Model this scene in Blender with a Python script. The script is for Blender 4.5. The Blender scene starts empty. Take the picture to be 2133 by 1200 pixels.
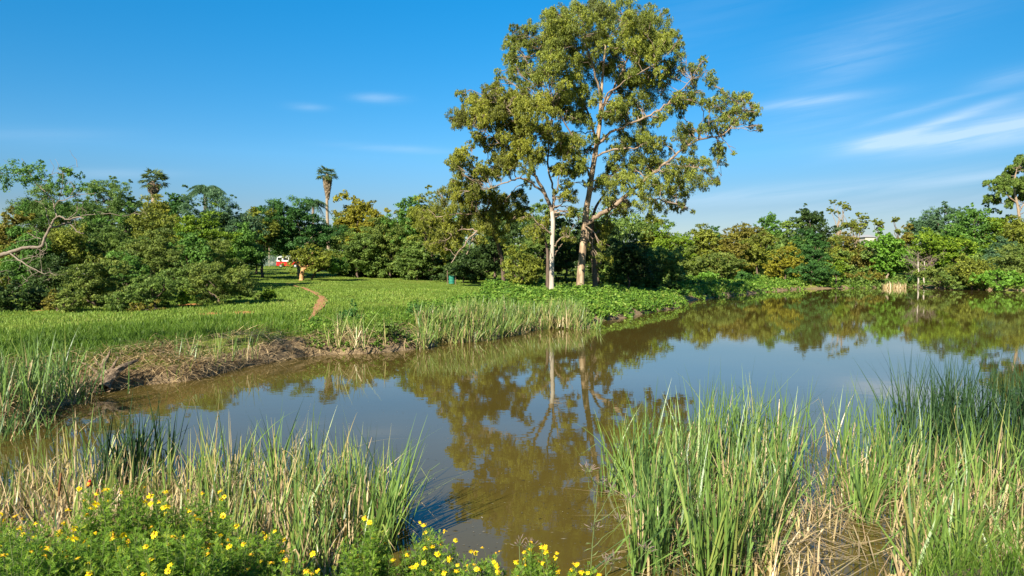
import bpy, math
import numpy as np
from math import radians as R, pi, sin, cos
sc = bpy.context.scene
COL = sc.collection

# ------------------------------------------------------------------ camera
F, CX, CY, HOR, CAMZ = 1540.0, 1066.5, 600.0, 555.0, 3.5
TH = math.atan((CY - HOR) / F)
cam = bpy.data.objects.new('camera', bpy.data.cameras.new('camera'))
COL.objects.link(cam)
cam.location = (0, 0, CAMZ)
cam.rotation_euler = (pi / 2 - TH, 0, 0)
cam.data.sensor_width = 36.0
cam.data.lens = F / 2133 * 36
cam.data.clip_start = 0.05
cam.data.clip_end = 6000
sc.camera = cam

# ------------------------------------------------------------------ light
SUN_DIR = np.array([0.45, 0.89, 0.0]); SUN_DIR /= np.linalg.norm(SUN_DIR)
SUN_EL = R(31)
sun = bpy.data.objects.new('sun', bpy.data.lights.new('sun', 'SUN'))
COL.objects.link(sun)
sun.data.energy = 5.0
sun.data.angle = R(0.5)
sun.data.color = (1.0, 0.92, 0.77)
sun.rotation_euler = (pi / 2 - SUN_EL, 0, math.atan2(-SUN_DIR[0], SUN_DIR[1]))
sun.location = (-40, -80, 60)
sc.view_settings.view_transform = 'Standard'
sc.view_settings.look = 'None'
sc.view_settings.gamma = 1.0
sc.view_settings.exposure = 1.3

# ------------------------------------------------------------------ sky
W = bpy.data.worlds.new('World'); sc.world = W; W.use_nodes = True
nt = W.node_tree; nt.nodes.clear()
def N(t, **k):
    n = nt.nodes.new(t)
    for a, b in k.items(): setattr(n, a, b)
    return n
def L(a, b): nt.links.new(a, b)
def M(op, a, b=None, c=None):
    n = N('ShaderNodeMath', operation=op)
    for i, v in enumerate((a, b, c)):
        if v is None: continue
        if isinstance(v, (int, float)): n.inputs[i].default_value = v
        else: L(v, n.inputs[i])
    return n.outputs[0]
sky = N('ShaderNodeTexSky', sky_type='NISHITA')
sky.sun_disc = False
sky.sun_elevation = SUN_EL
sky.sun_rotation = math.atan2(-SUN_DIR[0], -SUN_DIR[1])
sky.altitude = 1400; sky.air_density = 1.0; sky.dust_density = 0.6; sky.ozone_density = 2.5
hs = N('ShaderNodeHueSaturation'); hs.inputs['Saturation'].default_value = 1.42
hs.inputs['Hue'].default_value = 0.495
L(sky.outputs[0], hs.inputs['Color'])
tc = N('ShaderNodeTexCoord'); sep = N('ShaderNodeSeparateXYZ'); L(tc.outputs['Generated'], sep.inputs[0])
az = M('ARCTAN2', sep.outputs[0], sep.outputs[1]); el = M('ARCSINE', sep.outputs[2])
def skyang(px, py):
    dx, dy = (px - CX) / F, (600 - py) / F
    d = np.array([dx, cos(TH) + dy * sin(TH), -sin(TH) + dy * cos(TH)]); d /= np.linalg.norm(d)
    return math.atan2(d[0], d[1]), math.asin(d[2])
# thicker air low down: dims the very bright band the clear-sky model has near the horizon
rmp = N('ShaderNodeValToRGB'); L(M('DIVIDE', el, .45), rmp.inputs[0])
rmp.color_ramp.elements.new(.3); rmp.color_ramp.elements.new(.6)
for k_, (p_, c_) in enumerate([(0, (.54, .46, .46)), (.17, (.57, .51, .53)), (.32, (.80, .80, .80)), (.8, (.76, 1.12, 1.08))]):
    rmp.color_ramp.elements[k_].position = p_; rmp.color_ramp.elements[k_].color = (*c_, 1)
air = N('ShaderNodeMix', data_type='RGBA', blend_type='MULTIPLY'); air.inputs['Factor'].default_value = 1
asy = N('ShaderNodeMix', data_type='RGBA', blend_type='MULTIPLY'); asy.inputs['Factor'].default_value = 1
afc = M('SUBTRACT', 1.0, M('MULTIPLY', M('MAXIMUM', M('MINIMUM', az, .8), 0.0), .30)); acc = N('ShaderNodeCombineXYZ')
for k_ in range(3): L(afc, acc.inputs[k_])
L(hs.outputs[0], asy.inputs['A']); L(acc.outputs[0], asy.inputs['B']); L(asy.outputs['Result'], air.inputs['A']); L(rmp.outputs[0], air.inputs['B'])
# cirrus: (px, py, half length px, half height px, tilt, strength)
tot = None
for (px, py, a, b, tl, st) in [(1860, 292, 75, 13, .02, .9), (1950, 258, 115, 9, .27, .75), (2000, 292, 170, 17, .02, .6), (2115, 256, 95, 13, .10, .95), (1915, 228, 95, 6, .2, .4), (2060, 268, 160, 34, .12, .45), (1690, 212, 95, 9, .05, .75), (1700, 245, 140, 40, .1, .2),
                               (788, 205, 45, 8, 0, .55), (640, 223, 34, 7, 0, .28), (840, 311, 110, 7, -.03, .28), (1650, 398, 330, 14, .07, .45),
                               (1760, 140, 90, 30, .25, .25), (1850, 60, 200, 45, .2, .22), (2110, 160, 60, 14, .1, .4), (230, 362, 110, 9, .05, .25), (2060, 366, 120, 9, .1, .4),
                               (60, 285, 130, 14, .1, .14), (1400, 60, 260, 60, .3, .10), (1900, 430, 420, 40, .02, .35)]:
    a0, e0 = skyang(px, py)
    da = M('SUBTRACT', az, a0); de = M('SUBTRACT', el, e0)
    u = M('DIVIDE', M('ADD', M('MULTIPLY', da, cos(tl)), M('MULTIPLY', de, sin(tl))), a / F)
    v = M('DIVIDE', M('SUBTRACT', M('MULTIPLY', de, cos(tl)), M('MULTIPLY', da, sin(tl))), b / F)
    g = M('MULTIPLY', M('EXPONENT', M('MULTIPLY', M('ADD', M('MULTIPLY', u, u), M('MULTIPLY', v, v)), -1.0)), st)
    tot = g if tot is None else M('ADD', tot, g)
comb = N('ShaderNodeCombineXYZ')
L(M('MULTIPLY', M('ADD', az, M('MULTIPLY', el, .5)), 5.0), comb.inputs[0])
L(M('MULTIPLY', M('SUBTRACT', el, M('MULTIPLY', az, 0.12)), 70.0), comb.inputs[1])
nz = N('ShaderNodeTexNoise'); nz.inputs['Scale'].default_value = 1.0; nz.inputs['Detail'].default_value = 7
nz.inputs['Roughness'].default_value = .62; nz.inputs['Distortion'].default_value = .6
L(comb.outputs[0], nz.inputs['Vector'])
nzf = M('SMOOTH_MIN', M('MULTIPLY', M('MAXIMUM', M('SUBTRACT', nz.outputs[0], .16), 0.0), 2.2), 1.0, .2)
amt = M('MINIMUM', M('MULTIPLY', M('MULTIPLY', tot, nzf), .60), .6)
mixc = N('ShaderNodeMix', data_type='RGBA')
L(amt, mixc.inputs['Factor']); L(air.outputs['Result'], mixc.inputs['A']); mixc.inputs['B'].default_value = (4.6, 5.6, 6.6, 1)
bg = N('ShaderNodeBackground'); L(mixc.outputs['Result'], bg.inputs['Color']); bg.inputs['Strength'].default_value = 0.070
wo = N('ShaderNodeOutputWorld'); L(bg.outputs[0], wo.inputs[0])

# ------------------------------------------------------------------ helpers
rng = np.random.default_rng(7)
def at(px, py, Y):
    dx, dy = (px - CX) / F, (600 - py) / F
    s = Y / (cos(TH) + dy * sin(TH))
    return np.array([dx * s, Y, CAMZ + s * (-sin(TH) + dy * cos(TH))])
def wz(px, py, z=0.0):
    dx, dy = (px - CX) / F, (600 - py) / F
    s = (z - CAMZ) / (-sin(TH) + dy * cos(TH))
    return (dx * s, s * (cos(TH) + dy * sin(TH)))
def sstep(t): t = np.clip(t, 0, 1); return t * t * (3 - 2 * t)
def unit(v): return v / np.maximum(np.linalg.norm(v, axis=-1, keepdims=True), 1e-9)

def tag(o, label=None, cat=None, group=None, kind=None):
    for k, v in (('label', label), ('category', cat), ('group', group), ('kind', kind)):
        if v: o[k] = v
    return o
def empty(name, loc, rz=0.0, **k):
    o = bpy.data.objects.new(name, None); COL.objects.link(o)
    o.location = tuple(float(a) for a in loc); o.rotation_euler = (0, 0, rz); o.empty_display_size = .2
    return tag(o, **k)
class MB:
    def __init__(s): s.v = []; s.q = []; s.a = []; s.n = 0
    def add(s, v, q, a=0.5):
        v = np.asarray(v, float).reshape(-1, 3); q = np.asarray(q, np.int64).reshape(-1, 4)
        s.v.append(v); s.q.append(q + s.n); s.n += len(v)
        s.a.append(np.broadcast_to(np.asarray(a, float), (len(q),)))
    def mesh(s, name, mats, off=(0, 0, 0), smooth=False):
        v = np.concatenate(s.v) - np.asarray(off, float); q = np.concatenate(s.q); a = np.concatenate(s.a)
        me = bpy.data.meshes.new(name)
        me.vertices.add(len(v)); me.vertices.foreach_set('co', v.astype(np.float32).ravel())
        me.loops.add(q.size); me.loops.foreach_set('vertex_index', q.astype(np.int32).ravel())
        me.polygons.add(len(q)); me.polygons.foreach_set('loop_start', np.arange(0, q.size, 4, dtype=np.int32))
        me.polygons.foreach_set('use_smooth', np.full(len(q), smooth))
        me.update(calc_edges=True)
        at_ = me.attributes.new('v', 'FLOAT', 'FACE'); at_.data.foreach_set('value', a.astype(np.float32))
        for m in (mats if isinstance(mats, (list, tuple)) else [mats]): me.materials.append(m)
        return me
    def build(s, name, mats, parent=None, smooth=False, **k):
        off = (0, 0, 0)
        if parent is not None: off = tuple(parent.location)
        me = s.mesh(name, mats, off, smooth)
        o = bpy.data.objects.new(name, me); COL.objects.link(o)
        if parent is not None: o.parent = parent
        return tag(o, **k)

def tube(mb, pts, rad, ns=7, a=.5, wob=0.0, cap=True):
    pts = np.asarray(pts, float); rad = np.asarray(rad, float); n = len(pts)
    t = unit(np.gradient(pts, axis=0))
    ref = np.where(np.abs(t[:, 2:3]) > .9, np.array([[1., 0, 0]]), np.array([[0, 0, 1.]]))
    # keep one reference for continuity
    ref = np.tile(np.array([[0.3, 1, 0.1]]) if abs(t[:, 2]).mean() > .6 else np.array([[0, .1, 1.]]), (n, 1))
    u = unit(np.cross(t, ref)); w = np.cross(t, u)
    an = np.arange(ns) * 2 * pi / ns
    rr = rad[:, None] * (1 + wob * rng.normal(size=(n, ns)))
    v = pts[:, None, :] + rr[..., None] * (np.cos(an)[None, :, None] * u[:, None, :] + np.sin(an)[None, :, None] * w[:, None, :])
    i = np.arange(n - 1)[:, None] * ns; j = np.arange(ns)[None, :]; j2 = (j + 1) % ns
    q = np.stack([i + j, i + j2, i + ns + j2, i + ns + j], -1).reshape(-1, 4)
    mb.add(v.reshape(-1, 3), q, a)
def smoothline(pts, n=None, jit=0.0):
    pts = np.asarray(pts, float); m = len(pts)
    if n is None: n = (m - 1) * 4 + 1
    t = np.linspace(0, m - 1, n); i = np.clip(t.astype(int), 0, m - 2); f = (t - i)[:, None]
    P = np.vstack([2 * pts[0] - pts[1], pts, 2 * pts[-1] - pts[-2]])
    p0, p1, p2, p3 = P[i], P[i + 1], P[i + 2], P[i + 3]
    o = .5 * (2 * p1 + (p2 - p0) * f + (2 * p0 - 5 * p1 + 4 * p2 - p3) * f ** 2 + (3 * p1 - p0 - 3 * p2 + p3) * f ** 3)
    return o
def box(mb, c, s, a=.5, rz=0.0, taper=(1, 1)):
    c = np.asarray(c, float); s = np.asarray(s, float) / 2
    b = np.array([[-1, -1, -1], [1, -1, -1], [1, 1, -1], [-1, 1, -1], [-1, -1, 1], [1, -1, 1], [1, 1, 1], [-1, 1, 1]], float) * s
    b[4:, 0] *= taper[0]; b[4:, 1] *= taper[1]
    ca, sa = cos(rz), sin(rz)
    b = np.stack([b[:, 0] * ca - b[:, 1] * sa, b[:, 0] * sa + b[:, 1] * ca, b[:, 2]], 1) + c
    mb.add(b, [[0, 3, 2, 1], [4, 5, 6, 7], [0, 1, 5, 4], [1, 2, 6, 5], [2, 3, 7, 6], [3, 0, 4, 7]], a)
def leaves(mb, P, nrm, Ls, Wd, v, axis=None, cup=0.15):
    """diamond leaves at P, facing nrm, length Ls, width Wd, long axis `axis`"""
    n = len(P)
    if axis is None: axis = rng.normal(size=(n, 3))
    nrm = unit(nrm)
    ax = unit(axis - (axis * nrm).sum(1, keepdims=True) * nrm)
    sd = np.cross(nrm, ax)
    Ls = np.broadcast_to(Ls, (n,))[:, None]; Wd = np.broadcast_to(Wd, (n,))[:, None]
    a = P - ax * Ls * .5; b = P + ax * Ls * .5 - nrm * Ls * cup
    c = P + sd * Wd * .5; d = P - sd * Wd * .5
    vv = np.stack([a, c, b, d], 1).reshape(-1, 3)
    mb.add(vv, np.arange(4 * n).reshape(-1, 4), v)
def ribbons(mb, base, up, Ln, Wd, haz, bend, nseg, v, tipw=.08, fold=None, foldt=None, side=None, pw=1.0, droop=.5):
    """curved grass / reed blades"""
    n = len(base)
    up = unit(up); h = np.stack([np.cos(haz), np.sin(haz), np.zeros(n)], 1)
    Ln = np.broadcast_to(Ln, (n,)).astype(float)[:, None]; Wd = np.broadcast_to(Wd, (n,)).astype(float)
    bend = np.broadcast_to(bend, (n,)).astype(float)[:, None]
    ts = np.linspace(0, 1, nseg + 1)
    pts = np.zeros((n, nseg + 1, 3))
    for k, t in enumerate(ts):
        pts[:, k] = base + Ln * t * up + Ln * bend * t ** 2 * h
        pts[:, k, 2] -= (Ln * bend ** 2 * droop * t ** 3)[:, 0]
    if fold is not None:
        m = fold
        for k, t in enumerate(ts):
            tt = np.maximum(t - foldt, 0)[:, None]
            kink = base + Ln * foldt[:, None] * up + Ln * bend * foldt[:, None] ** 2 * h
            alt = kink + Ln * tt * (h * .8 + np.array([0, 0, -.55]) - .25 * up * 0)
            use = m & (t > foldt)
            pts[use, k] = alt[use]
    if side is None: side = haz + pi / 2 + rng.normal(0, .7, n)
    s = np.stack([np.cos(side), np.sin(side), np.zeros(n)], 1)
    wt = np.clip((1 - ts) * 2.2, tipw, 1) ** pw * (0.75 + .25 * np.minimum(ts * 4, 1))
    lft = pts + s[:, None, :] * (Wd[:, None] * wt[None, :] * .5)[..., None]
    rgt = pts - s[:, None, :] * (Wd[:, None] * wt[None, :] * .5)[..., None]
    vv = np.stack([lft, rgt], 2).reshape(n, -1, 3)
    k = np.arange(nseg) * 2
    q1 = np.stack([k, k + 1, k + 3, k + 2], 1)
    q = (np.arange(n)[:, None, None] * (2 * (nseg + 1)) + q1[None]).reshape(-1, 4)
    mb.add(vv.reshape(-1, 3), q, np.repeat(np.broadcast_to(v, (n,)), nseg))

# ------------------------------------------------------------------ materials
def newmat(name):
    m = bpy.data.materials.new(name); m.use_nodes = True
    t = m.node_tree; t.nodes.clear()
    return m, t
def ramp(t, stops, fac=None):
    r = t.nodes.new('ShaderNodeValToRGB')
    e = r.color_ramp.elements
    while len(e) < len(stops): e.new(.5)
    for el_, (p, c) in zip(e, stops): el_.position = p; el_.color = (*c, 1)
    if fac is not None: t.links.new(fac, r.inputs[0])
    return r.outputs[0]
def leafmat(name, cols, trans=.40, rough=.5, spec=.25, gain=1.0):
    cols = [tuple(min(.9, x * gain) for x in c) for c in cols]
    m, t = newmat(name)
    a = t.nodes.new('ShaderNodeAttribute'); a.attribute_name = 'v'
    stops = [(i / (len(cols) - 1), c) for i, c in enumerate(cols)]
    c = ramp(t, stops, a.outputs['Fac'])
    p = t.nodes.new('ShaderNodeBsdfPrincipled'); t.links.new(c, p.inputs['Base Color'])
    p.inputs['Roughness'].default_value = rough; p.inputs['Specular IOR Level'].default_value = spec
    tr = t.nodes.new('ShaderNodeBsdfTranslucent'); t.links.new(c, tr.inputs['Color'])
    mx = t.nodes.new('ShaderNodeMixShader'); mx.inputs[0].default_value = trans
    t.links.new(p.outputs[0], mx.inputs[1]); t.links.new(tr.outputs[0], mx.inputs[2])
    o = t.nodes.new('ShaderNodeOutputMaterial'); t.links.new(mx.outputs[0], o.inputs[0])
    return m
def stdmat(name, stops, scale=4.0, stretch=(1, 1, 1), rough=.8, bump=.3, detail=6, metal=0.0, spec=.3, dist=.0):
    m, t = newmat(name)
    tcn = t.nodes.new('ShaderNodeTexCoord'); mp = t.nodes.new('ShaderNodeMapping'); mp.inputs['Scale'].default_value = stretch
    t.links.new(tcn.outputs['Object'], mp.inputs[0])
    n = t.nodes.new('ShaderNodeTexNoise'); n.inputs['Scale'].default_value = scale; n.inputs['Detail'].default_value = detail
    n.inputs['Roughness'].default_value = .6; n.inputs['Distortion'].default_value = dist
    t.links.new(mp.outputs[0], n.inputs['Vector'])
    c = ramp(t, stops, n.outputs[0])
    p = t.nodes.new('ShaderNodeBsdfPrincipled'); t.links.new(c, p.inputs['Base Color'])
    p.inputs['Roughness'].default_value = rough; p.inputs['Metallic'].default_value = metal; p.inputs['Specular IOR Level'].default_value = spec
    if bump:
        b = t.nodes.new('ShaderNodeBump'); b.inputs['Strength'].default_value = bump; b.inputs['Distance'].default_value = .05
        t.links.new(n.outputs[0], b.inputs['Height']); t.links.new(b.outputs[0], p.inputs['Normal'])
    o = t.nodes.new('ShaderNodeOutputMaterial'); t.links.new(p.outputs[0], o.inputs[0])
    return m
LM = {
 'feather': leafmat('feathery_acacia_leaf', [(.035, .065, .014), (.065, .11, .024), (.10, .155, .034)], gain=1.88),
 'acacia': leafmat('acacia_leaf', [(.035, .06, .012), (.07, .11, .02), (.12, .165, .032)], gain=1.95),
 'greygreen': leafmat('grey_green_leaf', [(.05, .075, .014), (.095, .13, .024), (.16, .19, .035)], gain=1.61),
 'green': leafmat('green_leaf', [(.03, .075, .012), (.06, .125, .02), (.10, .19, .03)], gain=1.68),
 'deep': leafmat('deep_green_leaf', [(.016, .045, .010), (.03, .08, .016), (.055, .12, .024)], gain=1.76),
 'olive': leafmat('olive_leaf', [(.06, .075, .012), (.115, .135, .018), (.18, .20, .024)], gain=1.61),
 'golden': leafmat('golden_leaf', [(.09, .09, .010), (.165, .155, .014), (.24, .23, .022)], gain=1.49),
 'rust': leafmat('russet_leaf', [(.055, .055, .010), (.115, .10, .016), (.17, .165, .022)], gain=1.55),
 'bright': leafmat('bright_leaf', [(.06, .14, .012), (.12, .25, .025), (.20, .35, .05)], gain=1.15),
 'lime': leafmat('lime_leaf', [(.06, .115, .01), (.125, .20, .014), (.21, .29, .022)], gain=1.26),
 'blue': leafmat('bluish_leaf', [(.035, .07, .03), (.06, .115, .05), (.10, .165, .075)], gain=1.61),
 'dark': leafmat('dark_leaf', [(.015, .032, .008), (.03, .055, .013), (.06, .095, .022)], gain=1.76),  # dark foliage; on trees standing in shade this colour carries the shade
 'gum': leafmat('gum_leaf', [(.058, .066, .014), (.095, .120, .020), (.152, .176, .024), (.22, .225, .03)], gain=1.84, spec=.35, rough=.45),
 'gumwarm': leafmat('warm_gum_leaf', [(.070, .072, .014), (.115, .134, .018), (.175, .186, .024), (.245, .248, .03)], gain=1.58, spec=.35, rough=.45),  # warmer, slightly yellower gum leaf
 'palm': leafmat('palm_frond_leaf', [(.05, .08, .025), (.10, .15, .04), (.17, .21, .07)]),
 'skirt': leafmat('dry_palm_skirt', [(.16, .11, .06), (.28, .21, .13), (.40, .32, .22)], trans=.1),
 'grass': leafmat('meadow_grass', [(.07, .13, .014), (.11, .20, .02), (.17, .26, .03), (.30, .30, .09)], gain=.95),
 'lawn': leafmat('lawn_grass', [(.10, .16, .022), (.14, .22, .03), (.19, .26, .042), (.30, .27, .08)], gain=1.21),
 'straw': leafmat('dead_straw', [(.12, .08, .035), (.30, .215, .11), (.45, .34, .18)], trans=.15, gain=1.6),
 'reed': leafmat('reed_blade', [(.05, .10, .035), (.10, .18, .042), (.16, .26, .05), (.25, .30, .07), (.42, .33, .13), (.50, .39, .22), (.38, .25, .13)], gain=0.96, trans=.25, rough=.4, spec=.4),
 'darkreed': leafmat('dark_reed_blade', [(.016, .042, .014), (.030, .068, .022), (.055, .105, .034), (.3, .25, .12)], trans=.2),
 'creeper': leafmat('creeper_leaf', [(.045, .10, .014), (.085, .165, .018), (.14, .24, .03), (.22, .27, .05)], gain=1.38),
 'daisyleaf': leafmat('daisy_bush_leaf', [(.05, .11, .012), (.09, .18, .018), (.15, .26, .026), (.30, .35, .035)], gain=1.2),
 'weed': leafmat('leafy_weed', [(.03, .09, .02), (.06, .15, .03), (.10, .22, .035)]),
}
def flat(name, c, rough=.5, metal=0, spec=.4, var=.12, sc_=20, bump=.05):
    c = np.array(c)
    return stdmat(name, [(.3, tuple(c * (1 - var))), (.7, tuple(np.minimum(c * (1 + var), 1)))], scale=sc_, rough=rough, metal=metal, spec=spec, bump=bump)
BARK = {
 'cream': stdmat('cream_gum_bark', [(.3, (.12, .075, .045)), (.45, (.23, .16, .10)), (.58, (.36, .27, .17)), (.75, (.46, .37, .26))], scale=2.2, stretch=(1.6, 1.6, .35), bump=.5, dist=.6),
 'white': stdmat('white_gum_bark', [(.25, (.16, .115, .08)), (.42, (.34, .29, .23)), (.7, (.47, .42, .35))], scale=2.0, stretch=(2, 2, .4), bump=.3),
 'limb': stdmat('limb_bark', [(.28, (.12, .08, .055)), (.42, (.17, .12, .08)), (.6, (.27, .20, .14)), (.8, (.38, .30, .22))], scale=2.2, bump=.5, dist=.6),
 'brown': stdmat('dark_rough_bark', [(.3, (.05, .035, .025)), (.7, (.16, .11, .08))], scale=5, stretch=(2, 2, .4), bump=.8),
 'grey': stdmat('grey_bark', [(.3, (.14, .11, .085)), (.5, (.17, .135, .10)), (.7, (.25, .205, .155))], scale=9, stretch=(1, 1, 1), bump=.5),
 'orange': stdmat('muddy_orange_bark', [(.3, (.30, .15, .06)), (.7, (.50, .30, .14))], scale=5, bump=.5),
 'tan': stdmat('tan_bark', [(.3, (.18, .13, .08)), (.7, (.34, .26, .18))], scale=5, stretch=(2, 2, .5), bump=.4),
 'twig': stdmat('green_stem', [(.3, (.07, .10, .03)), (.7, (.14, .17, .06))], scale=8, bump=.1),
 'drift': stdmat('weathered_driftwood', [(.3, (.07, .05, .03)), (.5, (.17, .12, .075)), (.7, (.28, .21, .14))], scale=6, stretch=(1, 3, 3), bump=.9, dist=1),
}

# ------------------------------------------------------------------ pond outline and terrain height
shore_px = [(0, 892), (60, 882), (110, 858), (150, 838), (185, 818), (290, 806), (400, 795), (480, 772), (560, 757), (620, 745), (700, 738),
            (800, 736), (860, 729), (882, 716), (950, 714), (1020, 708), (1060, 697), (1100, 689), (1150, 684), (1212, 684), (1238, 672), (1300, 663), (1370, 649), (1420, 641),
            (1432, 628), (1500, 619), (1560, 613), (1620, 606), (1680, 602), (1800, 600), (1900, 598), (1960, 601), (2040, 604), (2133, 605)]
POND = [(-60, 19), (-30, 17.5)] + [wz(*p) for p in shore_px] + [(95, 104), (100, 80), (70, 45), (36, 26), (20, 17), (11, 11.5), (7.2, 9.7), (5.6, 8.9), (4.2, 8.3), (2.6, 7.9), (0.6, 7.5), (-1.3, 7.5),
        (-2.6, 7.7), (-4.0, 7.3), (-5.4, 7.6), (-9, 8.6), (-18, 10.0), (-30, 11), (-60, 12)]
POND = np.array(POND)
def in_poly(x, y, P):
    inside = np.zeros(x.shape, bool); n = len(P); j = n - 1
    for i in range(n):
        xi, yi = P[i]; xj, yj = P[j]
        if yi != yj:
            inside ^= ((yi > y) != (yj > y)) & (x < (xj - xi) * (y - yi) / (yj - yi) + xi)
        j = i
    return inside
def seg_dist(x, y, P, closed=True):
    d = np.full(x.shape, 1e9); n = len(P)
    for i in range(n if closed else n - 1):
        a = P[i]; b = P[(i + 1) % n]; ab = b - a; l2 = max((ab ** 2).sum(), 1e-9)
        t = np.clip(((x - a[0]) * ab[0] + (y - a[1]) * ab[1]) / l2, 0, 1)
        d = np.minimum(d, np.hypot(x - a[0] - t * ab[0], y - a[1] - t * ab[1]))
    return d
def shore_d(x, y):
    d = seg_dist(x, y, POND); d = np.where(in_poly(x, y, POND), -d, d)
    return d + .10 * np.sin(x * 2.1 + y * .7) * np.minimum(1, 12 / np.maximum(y, 6)) + .12 * np.sin(y * 1.7 - x * 1.1)
CP = []
for (px, py, Y, z) in [(300, 700, 27.6, .95), (100, 680, 31, 1.05), (420, 645, 40, 1.2), (60, 660, 36, 1.15), (640, 615, 52, 1.45), (625, 580, 80, 2.2), (941, 596, 77, 1.42),
                       (600, 552, 130, 3.6), (530, 590, 68, 1.95), (800, 575, 95, 2.25), (1210, 597, 66, 1.15), (1000, 600, 70, 1.35), (750, 640, 45, 1.2), (200, 560, 80, 2.6), (350, 545, 110, 3.4), (-200, 560, 70, 2.5),
                       (1500, 600, 105, .8), (1350, 600, 85, 1.0), (1800, 590, 150, 1.2), (2000, 590, 140, 1.4), (1500, 560, 200, 2.5), (2000, 560, 220, 4), (800, 555, 180, 3.8), (1100, 560, 130, 2.0), (2300, 580, 130, 1.8)]:
    CP.append(((px - CX) / F * Y, Y, z))
CP = np.array(CP)
def gbase(x, y):
    num = np.zeros(x.shape); den = np.full(x.shape, 1e-6) 
    for cx, cy, z in CP:
        s = .16 * cy + 3
        w = np.exp(-((x - cx) ** 2 + (y - cy) ** 2) / (2 * s * s)) + 1e-4 / (1 + ((x - cx) ** 2 + (y - cy) ** 2) / (s * s))
        num += w * z; den += w
    return num / den
def H(x, y, d=None):
    x = np.asarray(x, float); y = np.asarray(y, float)
    if d is None: d = shore_d(x, y)
    g = gbase(x, y)
    near = y < 12.5 + 0 * x
    edge = np.minimum(g, np.where(x < 0, .78, .5))
    bw = 1.5 + 1.2 * sstep((y - 17) / 2) * sstep((29 - y) / 4)
    far = -.12 + (edge + .12) * (.35 * sstep((d + .1) / .5) + .65 * sstep((d + .1) / bw)) + (g - edge) * sstep(d / 14)
    nr = -.12 + .45 * sstep((d + .1) / 1.6) + 1.25 * sstep((d - .3) / 4.4)
    h = np.where((y < 13) & (np.abs(x) < 60) & (y < 10 + 0.02 * np.abs(x)), nr, far)
    h = np.where((x > 6) & (y < 40), nr, h)
    h = h + .05 * np.sin(x * .9 + 1) * np.sin(y * .8) * sstep(d / 2) + .02 * np.sin(x * 3.1) * np.sin(y * 2.7)
    return np.where(d < 0, np.maximum(-1.2, -.12 + d * .5), h)

# red soil: worn path and bare bank
PATH = np.array([wz(px, py, z) for px, py, z in [(560, 690, .95), (600, 680, 1.0), (640, 662, 1.1), (662, 642, 1.2), (668, 626, 1.3), (650, 612, 1.4), (600, 600, 1.55), (555, 594, 1.7)]])
SOILC = [(*wz(440, 651, 1.2), .55), (*wz(415, 644, 1.22), .5), (*wz(395, 636, 1.25), .7), (*wz(505, 652, 1.1), .6), (*wz(85, 652, 1.1), .8), (*wz(540, 674, 1.05), .5)]

# ------------------------------------------------------------------ ground sheet
def grid_axis(lo, hi, n, k):
    t = np.linspace(-1, 1, n); s = np.sinh(t * k) / np.sinh(k)
    return np.where(s < 0, -s * lo, s * hi)
gx = grid_axis(-900, 900, 520, 5.6)
gy = 9 + grid_axis(-60, 2200, 640, 6.6)
X, Yg = np.meshgrid(gx, gy)
D = shore_d(X, Yg); Z = H(X, Yg, D)
nx, ny = len(gx), len(gy)
mb = MB(); i = np.arange(ny - 1)[:, None] * nx; j = np.arange(nx - 1)[None]
mb.add(np.stack([X, Yg, Z], -1).reshape(-1, 3), np.stack([i + j, i + j + 1, i + nx + j + 1, i + nx + j], -1).reshape(-1, 4))
GM, t = newmat('ground_soil_and_turf')
def tn(kind, **k):
    n = t.nodes.new(kind)
    for a, b in k.items():
        if a in n.inputs: n.inputs[a].default_value = b
        else: setattr(n, a, b)
    return n
geo = tn('ShaderNodeNewGeometry')
n1 = tn('ShaderNodeTexNoise', Scale=.22, Detail=8.0); n2 = tn('ShaderNodeTexNoise', Scale=6.0, Detail=6.0)
t.links.new(geo.outputs['Position'], n1.inputs['Vector']); t.links.new(geo.outputs['Position'], n2.inputs['Vector'])
c1 = ramp(t, [(.3, (.09, .14, .016)), (.5, (.135, .185, .022)), (.62, (.18, .21, .035)), (.8, (.25, .22, .07))], n1.outputs[0])
c2 = ramp(t, [(.3, (.45, .5, .4)), (.7, (1, 1, 1))], n2.outputs[0])
mx = tn('ShaderNodeMix', data_type='RGBA', blend_type='MULTIPLY'); mx.inputs['Factor'].default_value = .6
t.links.new(c1, mx.inputs['A']); t.links.new(c2, mx.inputs['B'])
soil = ramp(t, [(.3, (.33, .13, .045)), (.7, (.50, .24, .09))], n2.outputs[0])
mud = ramp(t, [(.3, (.12, .085, .05)), (.7, (.26, .19, .11))], n2.outputs[0])
aso = tn('ShaderNodeAttribute'); aso.attribute_name = 'soil'
amu = tn('ShaderNodeAttribute'); amu.attribute_name = 'mud'
def ragged(attr, lo, hi):
    ad = tn('ShaderNodeMath', operation='ADD'); t.links.new(attr.outputs['Fac'], ad.inputs[0])
    mu = tn('ShaderNodeMath', operation='MULTIPLY_ADD'); t.links.new(n2.outputs[0], mu.inputs[0]); mu.inputs[1].default_value = .8; mu.inputs[2].default_value = -.4
    t.links.new(mu.outputs[0], ad.inputs[1])
    mr = tn('ShaderNodeMapRange'); t.links.new(ad.outputs[0], mr.inputs[0]); mr.inputs[1].default_value = lo; mr.inputs[2].default_value = hi
    return mr.outputs[0]
m1 = tn('ShaderNodeMix', data_type='RGBA'); t.links.new(ragged(aso, .4, .6), m1.inputs['Factor']); t.links.new(mx.outputs['Result'], m1.inputs['A']); t.links.new(soil, m1.inputs['B'])
m2 = tn('ShaderNodeMix', data_type='RGBA'); t.links.new(ragged(amu, .4, .6), m2.inputs['Factor']); t.links.new(m1.outputs['Result'], m2.inputs['A']); t.links.new(mud, m2.inputs['B'])
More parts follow.
